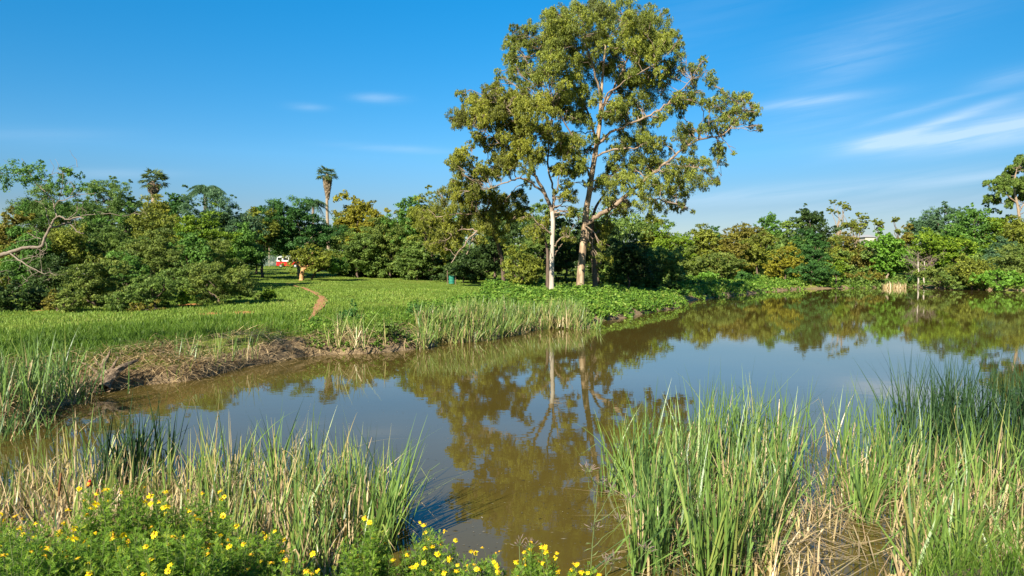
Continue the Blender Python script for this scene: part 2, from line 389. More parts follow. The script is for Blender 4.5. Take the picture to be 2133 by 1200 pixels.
p = tn('ShaderNodeBsdfPrincipled', Roughness=.95); p.inputs['Specular IOR Level'].default_value = .1
t.links.new(m2.outputs['Result'], p.inputs['Base Color'])
b = tn('ShaderNodeBump', Strength=.5, Distance=.08); t.links.new(n2.outputs[0], b.inputs['Height']); t.links.new(b.outputs[0], p.inputs['Normal'])
o = tn('ShaderNodeOutputMaterial'); t.links.new(p.outputs[0], o.inputs[0])
ground = mb.build('ground', GM, smooth=True, kind='structure')
def soil_amt(x, y, grow=0.0):
    s = np.zeros(x.shape)
    for cx, cy, r in SOILC:
        s = np.maximum(s, 1 - np.hypot((x - cx), (y - cy) * .7) / (r * 1.6))
    return np.clip(s, 0, 1)
def path_d(x, y): return seg_dist(x, y, PATH, closed=False)
so = np.where(Yg.ravel() > 20, soil_amt(X.ravel(), Yg.ravel()) * 1.1, 0)
a_ = ground.data.attributes.new('soil', 'FLOAT', 'POINT'); a_.data.foreach_set('value', so.astype(np.float32))
mudv = 1 - sstep((D.ravel() - .2) / np.where(Yg.ravel() < 12, 3.5, 1.6))
a_ = ground.data.attributes.new('mud', 'FLOAT', 'POINT'); a_.data.foreach_set('value', mudv.astype(np.float32))

# worn dirt path, a thin sheet laid over the turf with a ragged edge
PL = smoothline(PATH, 90); tdir = unit(np.gradient(PL, axis=0)); nd = np.stack([-tdir[:, 1], tdir[:, 0]], 1)
wl = np.interp(np.arange(90), [0, 25, 45, 62, 75, 89], [.03, .07, .30, .26, .06, .02])
sm_ = lambda: np.convolve(rng.normal(size=100), np.ones(9) / 3.2, 'same')[5:95]
wL = wl * np.clip(1 + .35 * sm_() + .07 * rng.normal(size=90), .3, 2); wR = wl * np.clip(1 + .35 * sm_() + .07 * rng.normal(size=90), .3, 2)
cols = []
for f in np.linspace(-1, 1, 7):
    q = PL + nd * (np.where(f < 0, wL, wR) * f)[:, None]
    z = H(q[:, 0], q[:, 1]) + .05
    cols.append(np.column_stack([q, z]))
V = np.stack(cols, 1).reshape(-1, 3); i = np.arange(89)[:, None] * 7; j = np.arange(6)[None]
mb = MB(); mb.add(V, np.stack([i + j, i + j + 1, i + 7 + j + 1, i + 7 + j], -1).reshape(-1, 4))
mb.build('dirt_path', stdmat('red_dirt', [(.3, (.24, .11, .04)), (.55, (.36, .18, .075)), (.7, (.44, .25, .11))], scale=3, bump=.5, rough=.95), kind='structure')

# ------------------------------------------------------------------ water
WMt, t = newmat('murky_pond_water')
geo = tn('ShaderNodeNewGeometry')
mpn = tn('ShaderNodeMapping'); mpn.inputs['Scale'].default_value = (.6, 1.0, 1); t.links.new(geo.outputs['Position'], mpn.inputs[0])
w1 = tn('ShaderNodeTexNoise', Scale=2.6, Detail=3.0, Roughness=.5); t.links.new(mpn.outputs[0], w1.inputs['Vector'])
w2 = tn('ShaderNodeTexNoise', Scale=.12, Detail=3.0); t.links.new(geo.outputs['Position'], w2.inputs['Vector'])
c = ramp(t, [(.3, (.068, .050, .010)), (.7, (.095, .070, .016))], w2.outputs[0])
p = tn('ShaderNodeBsdfPrincipled', Roughness=.015, IOR=1.33); t.links.new(c, p.inputs['Base Color'])
b = tn('ShaderNodeBump', Strength=.10, Distance=.012); t.links.new(w1.outputs[0], b.inputs['Height']); t.links.new(b.outputs[0], p.inputs['Normal'])
o = tn('ShaderNodeOutputMaterial'); t.links.new(p.outputs[0], o.inputs[0])
mb = MB(); mb.add([[-150, -5, 0], [200, -5, 0], [200, 200, 0], [-150, 200, 0]], [[0, 1, 2, 3]])
mb.build('pond_water', WMt, kind='structure')
# ------------------------------------------------------------------ trees
def cluster_leaves(mb, C, r, nleaf, ls, asp=.6, flatz=.75, sub=7, v0=None, vs=.18, up=.35, hang=0.0, spread=.36, rnd=.7):
    """C (n,3) clump centres with radii r: sub-clumps on each clump, leaves on each sub-clump."""
    n = len(C); r = np.broadcast_to(r, (n,)); nl = np.broadcast_to(nleaf, (n,)).astype(int)
    if v0 is None: v0 = np.full(n, .5)
    # sub clump centres
    sd = unit(rng.normal(size=(n, sub, 3)) + np.array([0, 0, .25])); sr = rng.uniform(.45, .95, (n, sub, 1))
    SC = C[:, None] + sd * sr * r[:, None, None] * np.array([1, 1, flatz])
    sv = v0[:, None] + rng.normal(0, vs * .6, (n, sub))
    idx = np.repeat(np.arange(n), nl); k = rng.integers(0, sub, len(idx)); m = len(idx)
    dd = unit(rng.normal(size=(m, 3)) + np.array([0, 0, .15]))
    rr = r[idx] * spread * rng.uniform(.35, 1.1, m)
    P = SC[idx, k] + dd * rr[:, None] * np.array([1, 1, flatz])
    nr = dd + sd[idx, k] * .5 + rng.normal(size=(m, 3)) * rnd + np.array([0, 0, up])
    v = np.clip(sv[idx, k] + rng.normal(0, vs, m), 0.01, .99)
    ax = rng.normal(size=(m, 3))
    if hang: ax = ax * (1 - hang) + np.array([0, 0, -1.2]) * hang; P[:, 2] -= r[idx] * rng.random(m) ** 2 * .5 * hang
    L_ = ls * rng.uniform(.65, 1.3, m)
    leaves(mb, P, nr, L_, L_ * asp, v, ax)

STY = { # mat, clump radius factor, flatz, aspect, leaf scale, density, edge raggedness
 'feather': ('feather', .26, .55, .35, 1.0, .80, 1.15), 'acacia': ('acacia', .27, .50, .5, .95, 1.15, 1.05), 'greygreen': ('greygreen', .27, .55, .5, .95, 1.15, 1.05),
 'green': ('green', .28, .75, .6, 1.0, 1.1, 1.0), 'deep': ('deep', .24, .6, .5, .95, 1.3, 1.0), 'olive': ('olive', .26, .7, .6, 1.0, 1.1, 1.0),
 'golden': ('golden', .22, .7, .6, 1.0, 1.2, 1.0), 'rust': ('rust', .24, .6, .6, .95, 1.1, 1.05), 'bright': ('bright', .18, .9, .8, 1.35, 1.2, .9),
 'lime': ('lime', .26, .55, .6, 1.0, 1.05, 1.05), 'blue': ('blue', .25, .7, .4, 1.0, 1.0, 1.05), 'dark': ('dark', .28, .6, .6, 1.0, 1.15, 1.0),
 'gum': ('gum', .24, .7, .32, 1.15, .85, 1.1), 'gumwarm': ('gumwarm', .24, .7, .32, 1.15, .9, 1.1), 'open': ('olive', .30, .45, .5, .9, .65, 1.0), 'weed': ('weed', .25, .8, .6, 1.0, 1.1, 1.0),
 'brownshrub': ('rust', .24, .6, .5, .9, .8, 1.1),
}
def limb(p0, p1, n=6, sag=.1, jit=.06):
    p0 = np.asarray(p0, float); p1 = np.asarray(p1, float); Ld = np.linalg.norm(p1 - p0)
    t = np.linspace(0, 1, n)[:, None]
    pts = p0 + (p1 - p0) * t
    pts[:, 2] += (Ld * sag * np.sin(t * pi) * .8)[:, 0]
    pts[1:-1] += rng.normal(size=(n - 2, 3)) * Ld * jit
    return pts
def tree(name, label, cat, style, px, ytop, ybot, hw, Y, group=None, bark='brown', trunk_px=None, lean=0, depth=None, dens=1.0, trunkless=False, ncl=None, tr=None):
    m, cf, fz, asp, lsc, dn, rag = STY[style]
    top = at(px, ytop, Y); bot = at(px, ybot, Y); pxm = Y / 739.0
    hw = hw * (1.1 if Y > 38 and style != 'open' else 1.0); rx = hw / F * Y; rz = (top[2] - bot[2]) / 2; ry = depth if depth else rx * .85
    bx = at(trunk_px if trunk_px is not None else px, 560, Y)[0]
    base = np.array([bx, Y, float(H(bx, Y))])
    c = np.array([top[0], Y, (top[2] + bot[2]) / 2])
    root = empty(name, base, label=label, cat=cat, group=group)
    ls = max(2.1 * pxm * lsc, .07 if Y < 30 else .12)
    area = pi * (hw * .48) * ((ybot - ytop) / 2 * .48)
    A1 = .5 * asp * (2.1 * lsc * max(1, ls / (2.1 * pxm * lsc))) ** 2
    total = int(np.clip(area * 4.6 / A1 * dn * dens, 900, 42000))
    n = ncl or int(np.clip(38 * (rx * rz) ** .15 / (cf / .26) ** 1.6, 20, 120))
    # the crown is a handful of uneven lobes, each carrying clumps, fitted to the tree's own width and height
    kl = max(1, min(6, n // 7)); ln_ = rng.integers(0, kl, n)
    lc = rng.uniform(-.55, .55, (kl, 3)) * [1, 1, .8]; lc[0] = [0, 0, .3]; lr = rng.uniform(.42, .72, (kl, 1)); lr[0] = .72
    u = unit(rng.normal(size=(n, 3)) + [0, 0, .1]); rho = rng.uniform(.35, 1.0, (n, 1)) ** .6
    q = lc[ln_] + u * rho * lr[ln_] * np.array([1, 1, .95])
    rad = cf * min(rx, rz * 1.3) * rng.uniform(.6, 1.4, n) * 1.1
    ext = rad[:, None] * np.array([1.15, 1.15, 1.15 * fz]) / np.array([rx, ry, rz])
    hi = (q + ext).max(0); lo = (q - ext).min(0)
    q = (q - (hi + lo) / 2) / ((hi - lo) / 2)
    C = c + q * np.array([rx, ry, rz])
    v0 = np.clip(.5 + rng.normal(0, .16, n), .1, .9)
    w = rad ** 2; nl = np.maximum(20, total * w / w.sum())
    cm = MB(); cluster_leaves(cm, C, rad, nl, ls, asp, fz, sub=9, v0=v0)
    # sprigs that break the outline
    ns = int(34 * rag); us = unit(rng.normal(size=(ns, 3)) + np.array([0, 0, .3]))
    S = C[rng.integers(0, n, ns)] + us * rad.mean() * 1.2 * np.array([1, 1, .9])
    cluster_leaves(cm, S, min(rx, rz) * .12, max(14, int(total * .005)), ls, asp, fz, sub=3, vs=.2)
    cm.build('crown', LM[m], root)
    if not trunkless:
        tm = MB()
        r0 = tr or max(.08, .018 * (top[2] - base[2]))
        fr_ = .5 if c[2] - rz * .6 > base[2] + 1 else .3; fork = base + (c - base) * np.array([.25, .25, fr_])
        tl = limb(base - [0, 0, .3], fork, 6, 0, .03)
        tube(tm, tl, np.linspace(r0 * 1.25, r0 * .8, 6), 8, wob=.05)
        far_ = np.argsort(-rad)[:min(n, 12)]
        for kk in far_:
            lp = limb(fork, C[kk], 6, .06, .05); tube(tm, lp, np.linspace(r0 * .55, r0 * .10, 6), 5)
        tm.build('trunk', BARK[bark], root, smooth=True)
    return root

# ---- the tall gum: skeleton and foliage traced as real 3-D limbs at its own distance
def gum(name, label, cat, Y, limbs, clusters, bark, leafm, dsp, group=None, extra=2, fill=None, hang=.6, lsz=.19, dens=1.0):
    """limbs: lists of (px, py, radius px, depth offset m); clusters: (px, py, r px)"""
    p0 = at(limbs[0][0][0], limbs[0][0][1], Y); gz = float(H(p0[0], Y))
    root = empty(name, (p0[0], Y, gz), label=label, cat=cat, group=group)
    tm = MB(); sk = []; skr = []; bm = MB()
    for li, lb in enumerate(limbs):
        P = np.array([at(a, b_, Y + d) for a, b_, r, d in lb]); rr = np.array([q[2] for q in lb]) * .60 * Y / F
        n = (len(P) - 1) * 5 + 1
        Q = smoothline(P, n); rq = np.interp(np.linspace(0, 1, n), np.linspace(0, 1, len(P)), rr)
        if li > 0: Q[1:-1] += rng.normal(size=(n - 2, 3)) * .05
        if li == 0: Q[0, 2] = min(Q[0, 2], gz) - .4; rq[0] *= 1.25
        tube(tm if li == 0 else bm, Q, rq, 10 if li == 0 else 7, wob=.04)
        sk.append(Q[n // 4:] if li == 0 else Q[1:]); skr.append((rq[n // 4:] if li == 0 else rq[1:]))
    SK = np.concatenate(sk); SR = np.concatenate(skr)
    C = []; r = []
    for (px, py, rp) in clusters:
        C.append(at(px, py, Y + rng.normal(0, dsp * .55))); r.append(rp * 1.2)
        for k in range(extra):
            C.append(at(px + rng.normal(0, rp * .7), py + rng.normal(0, rp * .6), Y + rng.uniform(-dsp, dsp))); r.append(rp * rng.uniform(.4, .8))
    if fill is not None:      # smaller clumps all through the body of the crown
        FP = np.array(fill[0], float); k = 0
        while k < fill[1]:
            qx = rng.uniform(FP[:, 0].min(), FP[:, 0].max()); qy = rng.uniform(FP[:, 1].min(), FP[:, 1].max())
            if in_poly(np.array([qx]), np.array([qy]), FP)[0]: C.append(at(qx, qy, Y + rng.uniform(-dsp, dsp))); r.append(rng.uniform(11, 21)); k += 1
    C = np.array(C); r = np.array(r) * Y / F
    # twigs to every cluster from the nearest limb point
    for c, rr in zip(C, r):
        dd = np.linalg.norm((SK - c) * [1, .6, 1], axis=1) + .8 * np.maximum(0, SK[:, 2] - c[2]); k = int(np.argmin(dd))
        a = min(SR[k] * .6, .09)
        lp = limb(SK[k], c, 7, .05, .035); tube(bm, lp, np.linspace(a, .02, 7), 5)
        for q in range(2):
            lp2 = limb(lp[4], c + unit(rng.normal(size=3)) * rr * .9, 4, .05, .05); tube(bm, lp2, [.028, .022, .018, .012], 4)
    v0 = np.clip(.45 + rng.normal(0, .17, len(C)), .05, .95)
    r = r * rng.uniform(.75, 1.15, len(r)); cm = MB(); cluster_leaves(cm, C, r, np.maximum(60, 1250 * r ** 2 * dens), lsz, .32, .9, sub=26, v0=v0, hang=hang, spread=.23, up=.3, vs=.2)
    tm.build('trunk', BARK[bark], root, smooth=True)
    bm.build('limbs', BARK['limb'], root, smooth=True)
    cm.build('crown', LM[leafm], root)
    return root
big_limbs = [
 [(1208, 602, 15, 0), (1212, 545, 13, 0), (1217, 490, 12, 0), (1221, 440, 11, .2), (1228, 400, 10, .2), (1235, 350, 9, 0), (1243, 300, 8.5, 0), (1250, 250, 7, 0), (1252, 200, 6, .2), (1256, 150, 4, .3), (1262, 90, 2.5, 0)],
 [(1219, 468, 8.5, 0), (1243, 452, 8.5, -.3), (1280, 427, 7.5, -.9), (1312, 402, 6.5, -1.3), (1345, 372, 5, -1.6), (1385, 342, 4.2, -2), (1420, 312, 3.6, -2), (1455, 291, 3.2, -2), (1500, 284, 2.4, -1.6), (1530, 255, 1.6, -1.3), (1550, 225, .9, -1)],
 [(1244, 302, 5, 0), (1272, 277, 4.4, -.8), (1300, 264, 4, -1.4), (1340, 246, 3.6, -2.4), (1378, 226, 3, -3), (1402, 205, 2.4, -3.2), (1440, 165, 1.3, -3)],
 [(1240, 326, 3.6, 0), (1280, 312, 3.4, -1), (1330, 307, 2.4, -2)],
 [(1251, 235, 5.5, 0), (1272, 192, 4.2, 1), (1295, 150, 3.2, 1.6), (1322, 95, 2, 2), (1350, 60, 1, 2)],
 [(1252, 205, 4, 0), (1238, 150, 3.2, -1), (1222, 95, 2.2, -1.6), (1215, 45, 1, -2)],
 [(1243, 300, 4.5, 0), (1226, 235, 3.6, 1), (1192, 172, 2.8, 1.6), (1152, 105, 2, 2), (1110, 75, 1, 2)],
 [(1228, 400, 4.5, 0), (1262, 372, 3.4, 2), (1305, 345, 2.6, 3.4), (1350, 330, 1.6, 4)],
 [(1385, 342, 3, -2), (1420, 345, 2.4, -2.6), (1460, 352, 1.8, -3), (1490, 380, 1, -3)],
 [(1312, 402, 4, -1.3), (1345, 412, 3, -2), (1390, 420, 2.2, -2.6), (1430, 432, 1, -3)],
 [(1232, 372, 4, 0), (1212, 330, 3, -2), (1185, 270, 2.4, -3), (1150, 215, 1.6, -4)],
 [(1250, 262, 4, 0), (1262, 205, 3, -2), (1300, 170, 2, -3.4), (1370, 130, 1.2, -4.2)],
]
big_cl = [(1160, 32, 26), (1152, 62, 28), (1200, 34, 30), (1242, 26, 34), (1290, 20, 36), (1332, 42, 30), (1370, 62, 30), (1398, 78, 22), (1408, 108, 25), (1404, 146, 20), (1096, 66, 22), (1076, 88, 18), (1108, 108, 32),
 (1072, 125, 20), (1160, 100, 38), (1210, 84, 38), (1262, 74, 38), (1312, 84, 38), (1350, 112, 34), (1100, 165, 26), (1064, 160, 20), (1140, 148, 34), (1182, 158, 38), (1230, 140, 36), (1282, 142, 36), (1332, 160, 28),
 (1385, 165, 20), (1200, 205, 30), (1290, 232, 30), (1332, 212, 26), (1362, 192, 28), (1302, 185, 26), (1210, 250, 26), (1332, 262, 28), (1372, 246, 20), (1300, 296, 28), (1342, 300, 26), (1282, 336, 28),
 (1190, 300, 26), (1330, 342, 26), (1372, 352, 26), (1384, 312, 22), (1402, 372, 26), (1350, 384, 28), (1300, 376, 24), (1262, 372, 18), (1200, 345, 24),
 (1452, 150, 20), (1480, 166, 18), (1424, 205, 20), (1448, 200, 20), (1402, 222, 18), (1470, 214, 14), (1520, 204, 20), (1548, 206, 15), (1573, 228, 13), (1502, 232, 20), (1532, 240, 20), (1560, 246, 14), (1582, 268, 8),
 (1482, 262, 14), (1512, 270, 14), (1462, 270, 16), (1422, 272, 22), (1430, 302, 20), (1492, 312, 18), (1502, 330, 16), (1470, 344, 18), (1440, 338, 20), (1452, 372, 22), (1490, 378, 13), (1412, 398, 24), (1420, 430, 14),
 (1382, 428, 18), (1340, 424, 20), (1300, 430, 20), (1262, 420, 12), (1235, 508, 14), (1248, 535, 12)]
gum('gum_tree', 'very tall gum tree with thick cream trunk and wide airy crown, tallest in view', 'tree', 66.0, big_limbs, big_cl, 'cream', 'gum', 4.6, extra=3, dens=1.0, fill=([(1140, 20), (1300, 5), (1400, 70), (1400, 150), (1340, 180), (1330, 250), (1320, 320), (1340, 400), (1280, 420), (1240, 400), (1200, 380), (1180, 300), (1150, 260), (1090, 200), (1050, 150), (1080, 70)], 80))
w_limbs = [
 [(1149, 602, 9, 0), (1150, 520, 8, 0), (1152, 470, 7.5, 0), (1150, 440, 7.5, 0)],
 [(1150, 442, 7, 0), (1136, 405, 6, -.3), (1118, 370, 5, -.6), (1107, 335, 4, -1), (1095, 290, 3, -1.4), (1070, 240, 2.2, -2), (1030, 205, 1.2, -2.4)],
 [(1151, 440, 5, 0), (1152, 400, 3.6, .6), (1141, 350, 3.2, 1), (1144, 285, 2.6, 1.2), (1150, 230, 1.6, 1.4)],
 [(1132, 402, 4, -.3), (1106, 379, 3.4, -1), (1084, 372, 3, -1.6), (1050, 381, 2.2, -2), (1018, 394, 1.4, -2.2)],
 [(1150, 436, 4, 0), (1160, 400, 2.6, -.8), (1166, 360, 1.8, -1.4), (1175, 330, 1, -2)],
 [(1150, 492, 3, 0), (1130, 470, 2.2, -.6), (1104, 452, 1.2, -1)],
 [(1155, 512, 3, 0), (1170, 496, 2.2, -.5), (1186, 492, 1, -.8)],
 [(1155, 532, 3, 0), (1162, 520, 2, .4), (1172, 508, 1, .5)],
 [(1107, 336, 3, -1), (1075, 318, 2.2, -1.6), (1030, 288, 1.6, -2), (985, 262, 1, -2.4)],
 [(1118, 370, 3, -.6), (1085, 348, 2, .6), (1040, 345, 1.4, 1), (990, 350, 1, 1.4)],
]
w_cl = [(1020, 192, 26), (984, 214, 26), (950, 246, 20), (992, 242, 24), (1032, 232, 32), (1072, 212, 30), (1112, 222, 30), (1092, 262, 26), (1052, 262, 22), (1012, 266, 14), (1142, 272, 26), (1162, 225, 24),
 (1000, 292, 15), (962, 320, 17), (1020, 300, 16), (1082, 312, 28), (1050, 334, 26), (1112, 330, 22), (1172, 312, 24), (1168, 352, 18), (1030, 356, 18), (960, 350, 20), (986, 378, 24), (950, 386, 16), (1010, 366, 18),
 (1100, 452, 10), (1180, 492, 12), (1105, 480, 12), (1185, 400, 18), (1190, 440, 14)]
gum('gum_tree', 'slender gum tree with smooth white trunk, left beside the tallest gum tree', 'tree', 63.0, w_limbs, w_cl, 'white', 'gumwarm', 3.6, extra=5, dens=1.15, fill=([(1000, 190), (1080, 190), (1180, 230), (1190, 380), (1150, 400), (1100, 350), (1040, 370), (980, 400), (940, 370), (950, 310), (1000, 290), (940, 260), (950, 230)], 60))
gum('gum_tree', 'dark barked gum trunk rising just right of the thick cream trunk', 'tree', 69.0,
    [[(1240, 600, 9, 0), (1237, 550, 8, 0), (1233, 500, 7, 0), (1238, 440, 5, 0), (1262, 400, 3, 0)], [(1234, 500, 4, 0), (1262, 460, 3, 1), (1290, 430, 2, 1)], [(1236, 545, 4, 0), (1250, 520, 2.5, 0), (1262, 500, 1.6, 0)]],
    [(1250, 505, 20), (1262, 470, 20), (1240, 470, 16), (1290, 440, 18), (1262, 540, 16), (1275, 410, 20)], 'brown', 'gumwarm', 1.5, extra=1)
gum('gum_tree', 'short dark trunk half hidden behind the smooth white trunk', 'tree', 64.5,
    [[(1141, 602, 7, 0), (1141, 560, 6, 0), (1140, 520, 5, 0), (1133, 490, 3, 0)]], [(1126, 470, 16), (1142, 455, 12), (1120, 495, 12)], 'brown', 'gumwarm', 1.0, extra=1)
gum('gum_tree', 'low spreading gum tree whose pale bare branch droops left over the lawn edge', 'tree', 70.0,
    [[(1050, 600, 8, 2), (1045, 540, 7, 1.5), (1030, 490, 6, 1), (1010, 450, 4, 0)], [(1040, 500, 4, 0), (1000, 480, 3.2, -2), (965, 512, 2.4, -3), (940, 548, 1.2, -3.4)],
     [(1010, 450, 3, 0), (960, 445, 2.4, -1), (910, 452, 1.4, -2)], [(1000, 481, 2, -2), (960, 478, 1.6, -2), (930, 500, 1, -2.4)], [(985, 495, 2, -2), (972, 530, 1.4, -2.6)]],
    [(960, 420, 28), (1000, 420, 28), (1040, 430, 28), (920, 440, 26), (900, 470, 24), (930, 480, 26), (965, 462, 28), (1000, 460, 26), (900, 505, 20), (925, 520, 16), (950, 500, 20), (1040, 465, 24), (1075, 440, 24), (880, 450, 20), (940, 395, 22), (985, 398, 20), (1080, 410, 22)],
    'brown', 'gumwarm', 3.2, extra=4, dens=1.15)

T = tree
# ---- left skyline and slope, far to near
T('acacia_tree', 'feathery blue green acacia at the left edge, behind the bare grey branch', 'tree', 'feather', 95, 372, 520, 85, 60)
T('acacia_tree', 'tall thin feathery acacia right of the grey branch tree, breaking the skyline', 'tree', 'feather', 225, 366, 520, 60, 62)
T('broadleaf_tree', 'russet leaved tree cut by the left edge of the photo', 'tree', 'rust', 15, 425, 600, 50, 50)
T('evergreen_tree', 'small near black dense tree behind the grey branch tree', 'tree', 'dark', 190, 425, 520, 36, 70)
T('willow_tree', 'pale yellow green weeping crown directly below the left fan palm', 'tree', 'gumwarm', 312, 400, 480, 44, 74)
T('evergreen_tree', 'small dark rounded tree between the left fan palm and the feather palm', 'tree', 'deep', 360, 402, 480, 34, 82)
T('acacia_tree', 'broad blue green acacia beneath the left feather palm', 'tree', 'blue', 462, 392, 520, 80, 76)
T('acacia_tree', 'thin feathery acacia filling between fan palm and grey branch tree', 'tree', 'feather', 268, 398, 520, 36, 66)
T('broadleaf_tree', 'yellow green rounded tree below and right of the left fan palm', 'tree', 'olive', 350, 425, 560, 78, 60)
T('broadleaf_tree', 'bright green rounded tree in front of the acacia with the feather palm', 'tree', 'lime', 430, 432, 570, 62, 58)
T('broadleaf_tree', 'mid green tree right of the bright green rounded tree on the left slope', 'tree', 'green', 498, 455, 580, 56, 64)
T('acacia_tree', 'flat topped layered acacia on the left slope above the thorn bushes', 'tree', 'acacia', 250, 478, 575, 62, 48)
T('acacia_tree', 'slim grey green acacia in the middle of the left slope', 'tree', 'greygreen', 325, 465, 610, 58, 47)
T('broadleaf_tree', 'yellow tinged leafy tree under the grey forked branch', 'tree', 'olive', 150, 462, 590, 70, 46)
T('broadleaf_tree', 'green leafy tree below the left end of the grey branch', 'tree', 'green', 60, 470, 640, 60, 44)
T('acacia_tree', 'grey green acacia touching the left side of the spreading tree over the van', 'tree', 'greygreen', 440, 490, 600, 60, 55)
T('thorn_bush', 'largest grey green thorn bush on the left slope, just above the grass', 'bush', 'greygreen', 195, 538, 662, 78, 40)
T('thorn_bush', 'thorn bush between the largest thorn bush and the red bare soil', 'bush', 'acacia', 322, 566, 660, 62, 39.5)
T('thorn_bush', 'dense olive thorn bush right of the red bare soil, beside the lawn', 'bush', 'greygreen', 455, 532, 648, 76, 43)
T('thorn_bush', 'low reddish brown twiggy bush at the foot of the thorn bushes', 'bush', 'brownshrub', 300, 625, 660, 48, 38)
T('evergreen_bush', 'deep shaded bush at the far left edge beneath the grey branch', 'bush', 'dark', 5, 560, 668, 50, 37)  # shadow at this edge put into the dark leaf colour
T('evergreen_bush', 'dark leafy bush near the left edge standing in the grass', 'bush', 'dark', 85, 580, 660, 45, 38.5)
T('thorn_bush', 'small brown green bush between dark leafy bush and largest thorn bush', 'bush', 'brownshrub', 118, 600, 658, 40, 37.5)
T('shrub', 'small lime green shrub on the lawn right of the olive thorn bush', 'bush', 'lime', 556, 600, 632, 17, 46, trunkless=True)
T('shrub', 'light green weeds between the red soil and the thorn bushes', 'bush', 'lime', 388, 600, 640, 22, 41, trunkless=True)
T('thorn_bush', 'thorn bush filling the slope above the red bare soil', 'bush', 'acacia', 388, 540, 625, 52, 46)
T('acacia_tree', 'grey green tree on the slope behind the largest thorn bush', 'tree', 'acacia', 215, 500, 610, 56, 47)
T('broadleaf_tree', 'green tree on the slope left of the slim grey green acacia', 'tree', 'green', 268, 520, 625, 44, 45)
T('acacia_tree', 'dark acacia on the slope below the yellow tinged leafy tree', 'tree', 'dark', 110, 525, 640, 52, 43)
T('broadleaf_tree', 'green tree near the left edge below the russet leaved tree', 'tree', 'olive', 30, 500, 640, 50, 45)
T('broadleaf_tree', 'green tree on the slope between the slim acacia and the olive thorn bush', 'tree', 'green', 392, 475, 590, 50, 52)
T('acacia_tree', 'blue green tree behind the flat topped acacia on the left slope', 'tree', 'feather', 165, 420, 560, 60, 58)
T('broadleaf_tree', 'olive tree low between the two fan palms', 'tree', 'olive', 545, 428, 545, 40, 84)
T('thorn_bush', 'low grey green bush where the grass meets the slope near the left edge', 'bush', 'greygreen', 140, 600, 664, 40, 37)
T('thorn_bush', 'low bush where the grass meets the slope below the largest thorn bush', 'bush', 'acacia', 245, 606, 664, 40, 38)
T('shrub', 'dark bush overhanging the water at the left edge among the reeds', 'bush', 'weed', 12, 822, 888, 60, 16.8, trunkless=True)
# ---- over the lawn
T('acacia_tree', 'wide dark green spreading tree above the red and white van', 'tree', 'deep', 622, 410, 546, 104, 89, bark='tan', dens=1.15)
T('acacia_tree', 'low dark acacia whose branches hang over the roof of the van', 'tree', 'deep', 628, 490, 549, 42, 104, bark='tan')
T('acacia_tree', 'green feathery tree left of the spreading tree above the van', 'tree', 'feather', 535, 462, 532, 42, 92)
T('broadleaf_tree', 'small olive green lawn tree with a mud coloured trunk', 'tree', 'olive', 650, 506, 573, 60, 78, trunk_px=625, bark='orange', tr=.24)
T('broadleaf_tree', 'thin young tree with dark stem just right of the mud coloured trunk', 'tree', 'green', 690, 528, 572, 38, 80, trunk_px=646, bark='brown', tr=.12)
T('broadleaf_tree', 'golden leaved tree right of the tall fan palm, on the skyline', 'tree', 'golden', 742, 388, 540, 52, 98)
T('broadleaf_tree', 'shorter golden green tree in front of the skyline golden tree', 'tree', 'golden', 800, 412, 545, 52, 95)
T('broadleaf_tree', 'rounded green tree on the skyline midway between fan palm and white gum', 'tree', 'green', 850, 400, 550, 48, 91)
T('broadleaf_tree', 'yellow green tree on the skyline just left of the low spreading gum', 'tree', 'olive', 900, 394, 550, 48, 88)
T('acacia_tree', 'dark green acacia behind the small olive lawn tree', 'tree', 'acacia', 745, 462, 580, 66, 90)
T('acacia_tree', 'olive green acacia at the back of the lawn, left of the drum', 'tree', 'greygreen', 812, 450, 584, 66, 91)
T('acacia_tree', 'layered thorn tree reaching the grass left of the green drum', 'tree', 'acacia', 868, 486, 588, 52, 87)
T('acacia_tree', 'low acacia coloured dark for shade right behind the green drum', 'tree', 'dark', 965, 515, 592, 66, 82)  # dark leaves paint the shade under the gum's left limb
T('evergreen_tree', 'dark tree in the shade left of the white gum trunk', 'tree', 'dark', 1030, 440, 596, 62, 84)  # leaf colour itself darkened for the shade below the gum
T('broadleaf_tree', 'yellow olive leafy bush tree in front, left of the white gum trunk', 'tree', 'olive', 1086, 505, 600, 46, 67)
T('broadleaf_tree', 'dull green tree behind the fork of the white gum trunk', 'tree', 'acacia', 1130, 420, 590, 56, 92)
T('broadleaf_tree', 'shaded tree filling the gap between white trunk and cream trunk', 'tree', 'dark', 1180, 450, 598, 50, 80)  # shade between the trunks is in the leaf colour
T('evergreen_tree', 'almost black dense tree right of the big gum trunks, in their shade', 'tree', 'dark', 1310, 480, 598, 62, 84)  # near-black leaf colour stands for the shadow of the big gum's crown
T('broadleaf_tree', 'shaded green tree behind the cream trunk and its dark neighbour', 'tree', 'dark', 1245, 455, 598, 54, 90)  # green tree given dark leaves as painted shade
T('broadleaf_tree', 'yellow green tree directly right of the almost black dense tree', 'tree', 'lime', 1400, 452, 592, 56, 128)
T('broadleaf_tree', 'olive tree standing behind the lower right limb of the tallest gum', 'tree', 'olive', 1352, 440, 580, 50, 132)
T('acacia_tree', 'grey green acacia low in front of the yellow green far trees', 'tree', 'greygreen', 1425, 510, 594, 46, 116)
T('broadleaf_tree', 'olive yellow tree at the far bank, left of the small dark pointed tree', 'tree', 'olive', 1452, 462, 592, 50, 130)
T('cypress_tree', 'small dark feathery tree alone on the far skyline', 'tree', 'deep', 1486, 468, 520, 20, 205)
T('broadleaf_tree', 'russet and olive rounded tree at the middle of the far bank', 'tree', 'rust', 1522, 480, 590, 50, 128)
T('broadleaf_tree', 'brown topped tree high behind the middle of the far bank', 'tree', 'rust', 1552, 462, 560, 50, 165)
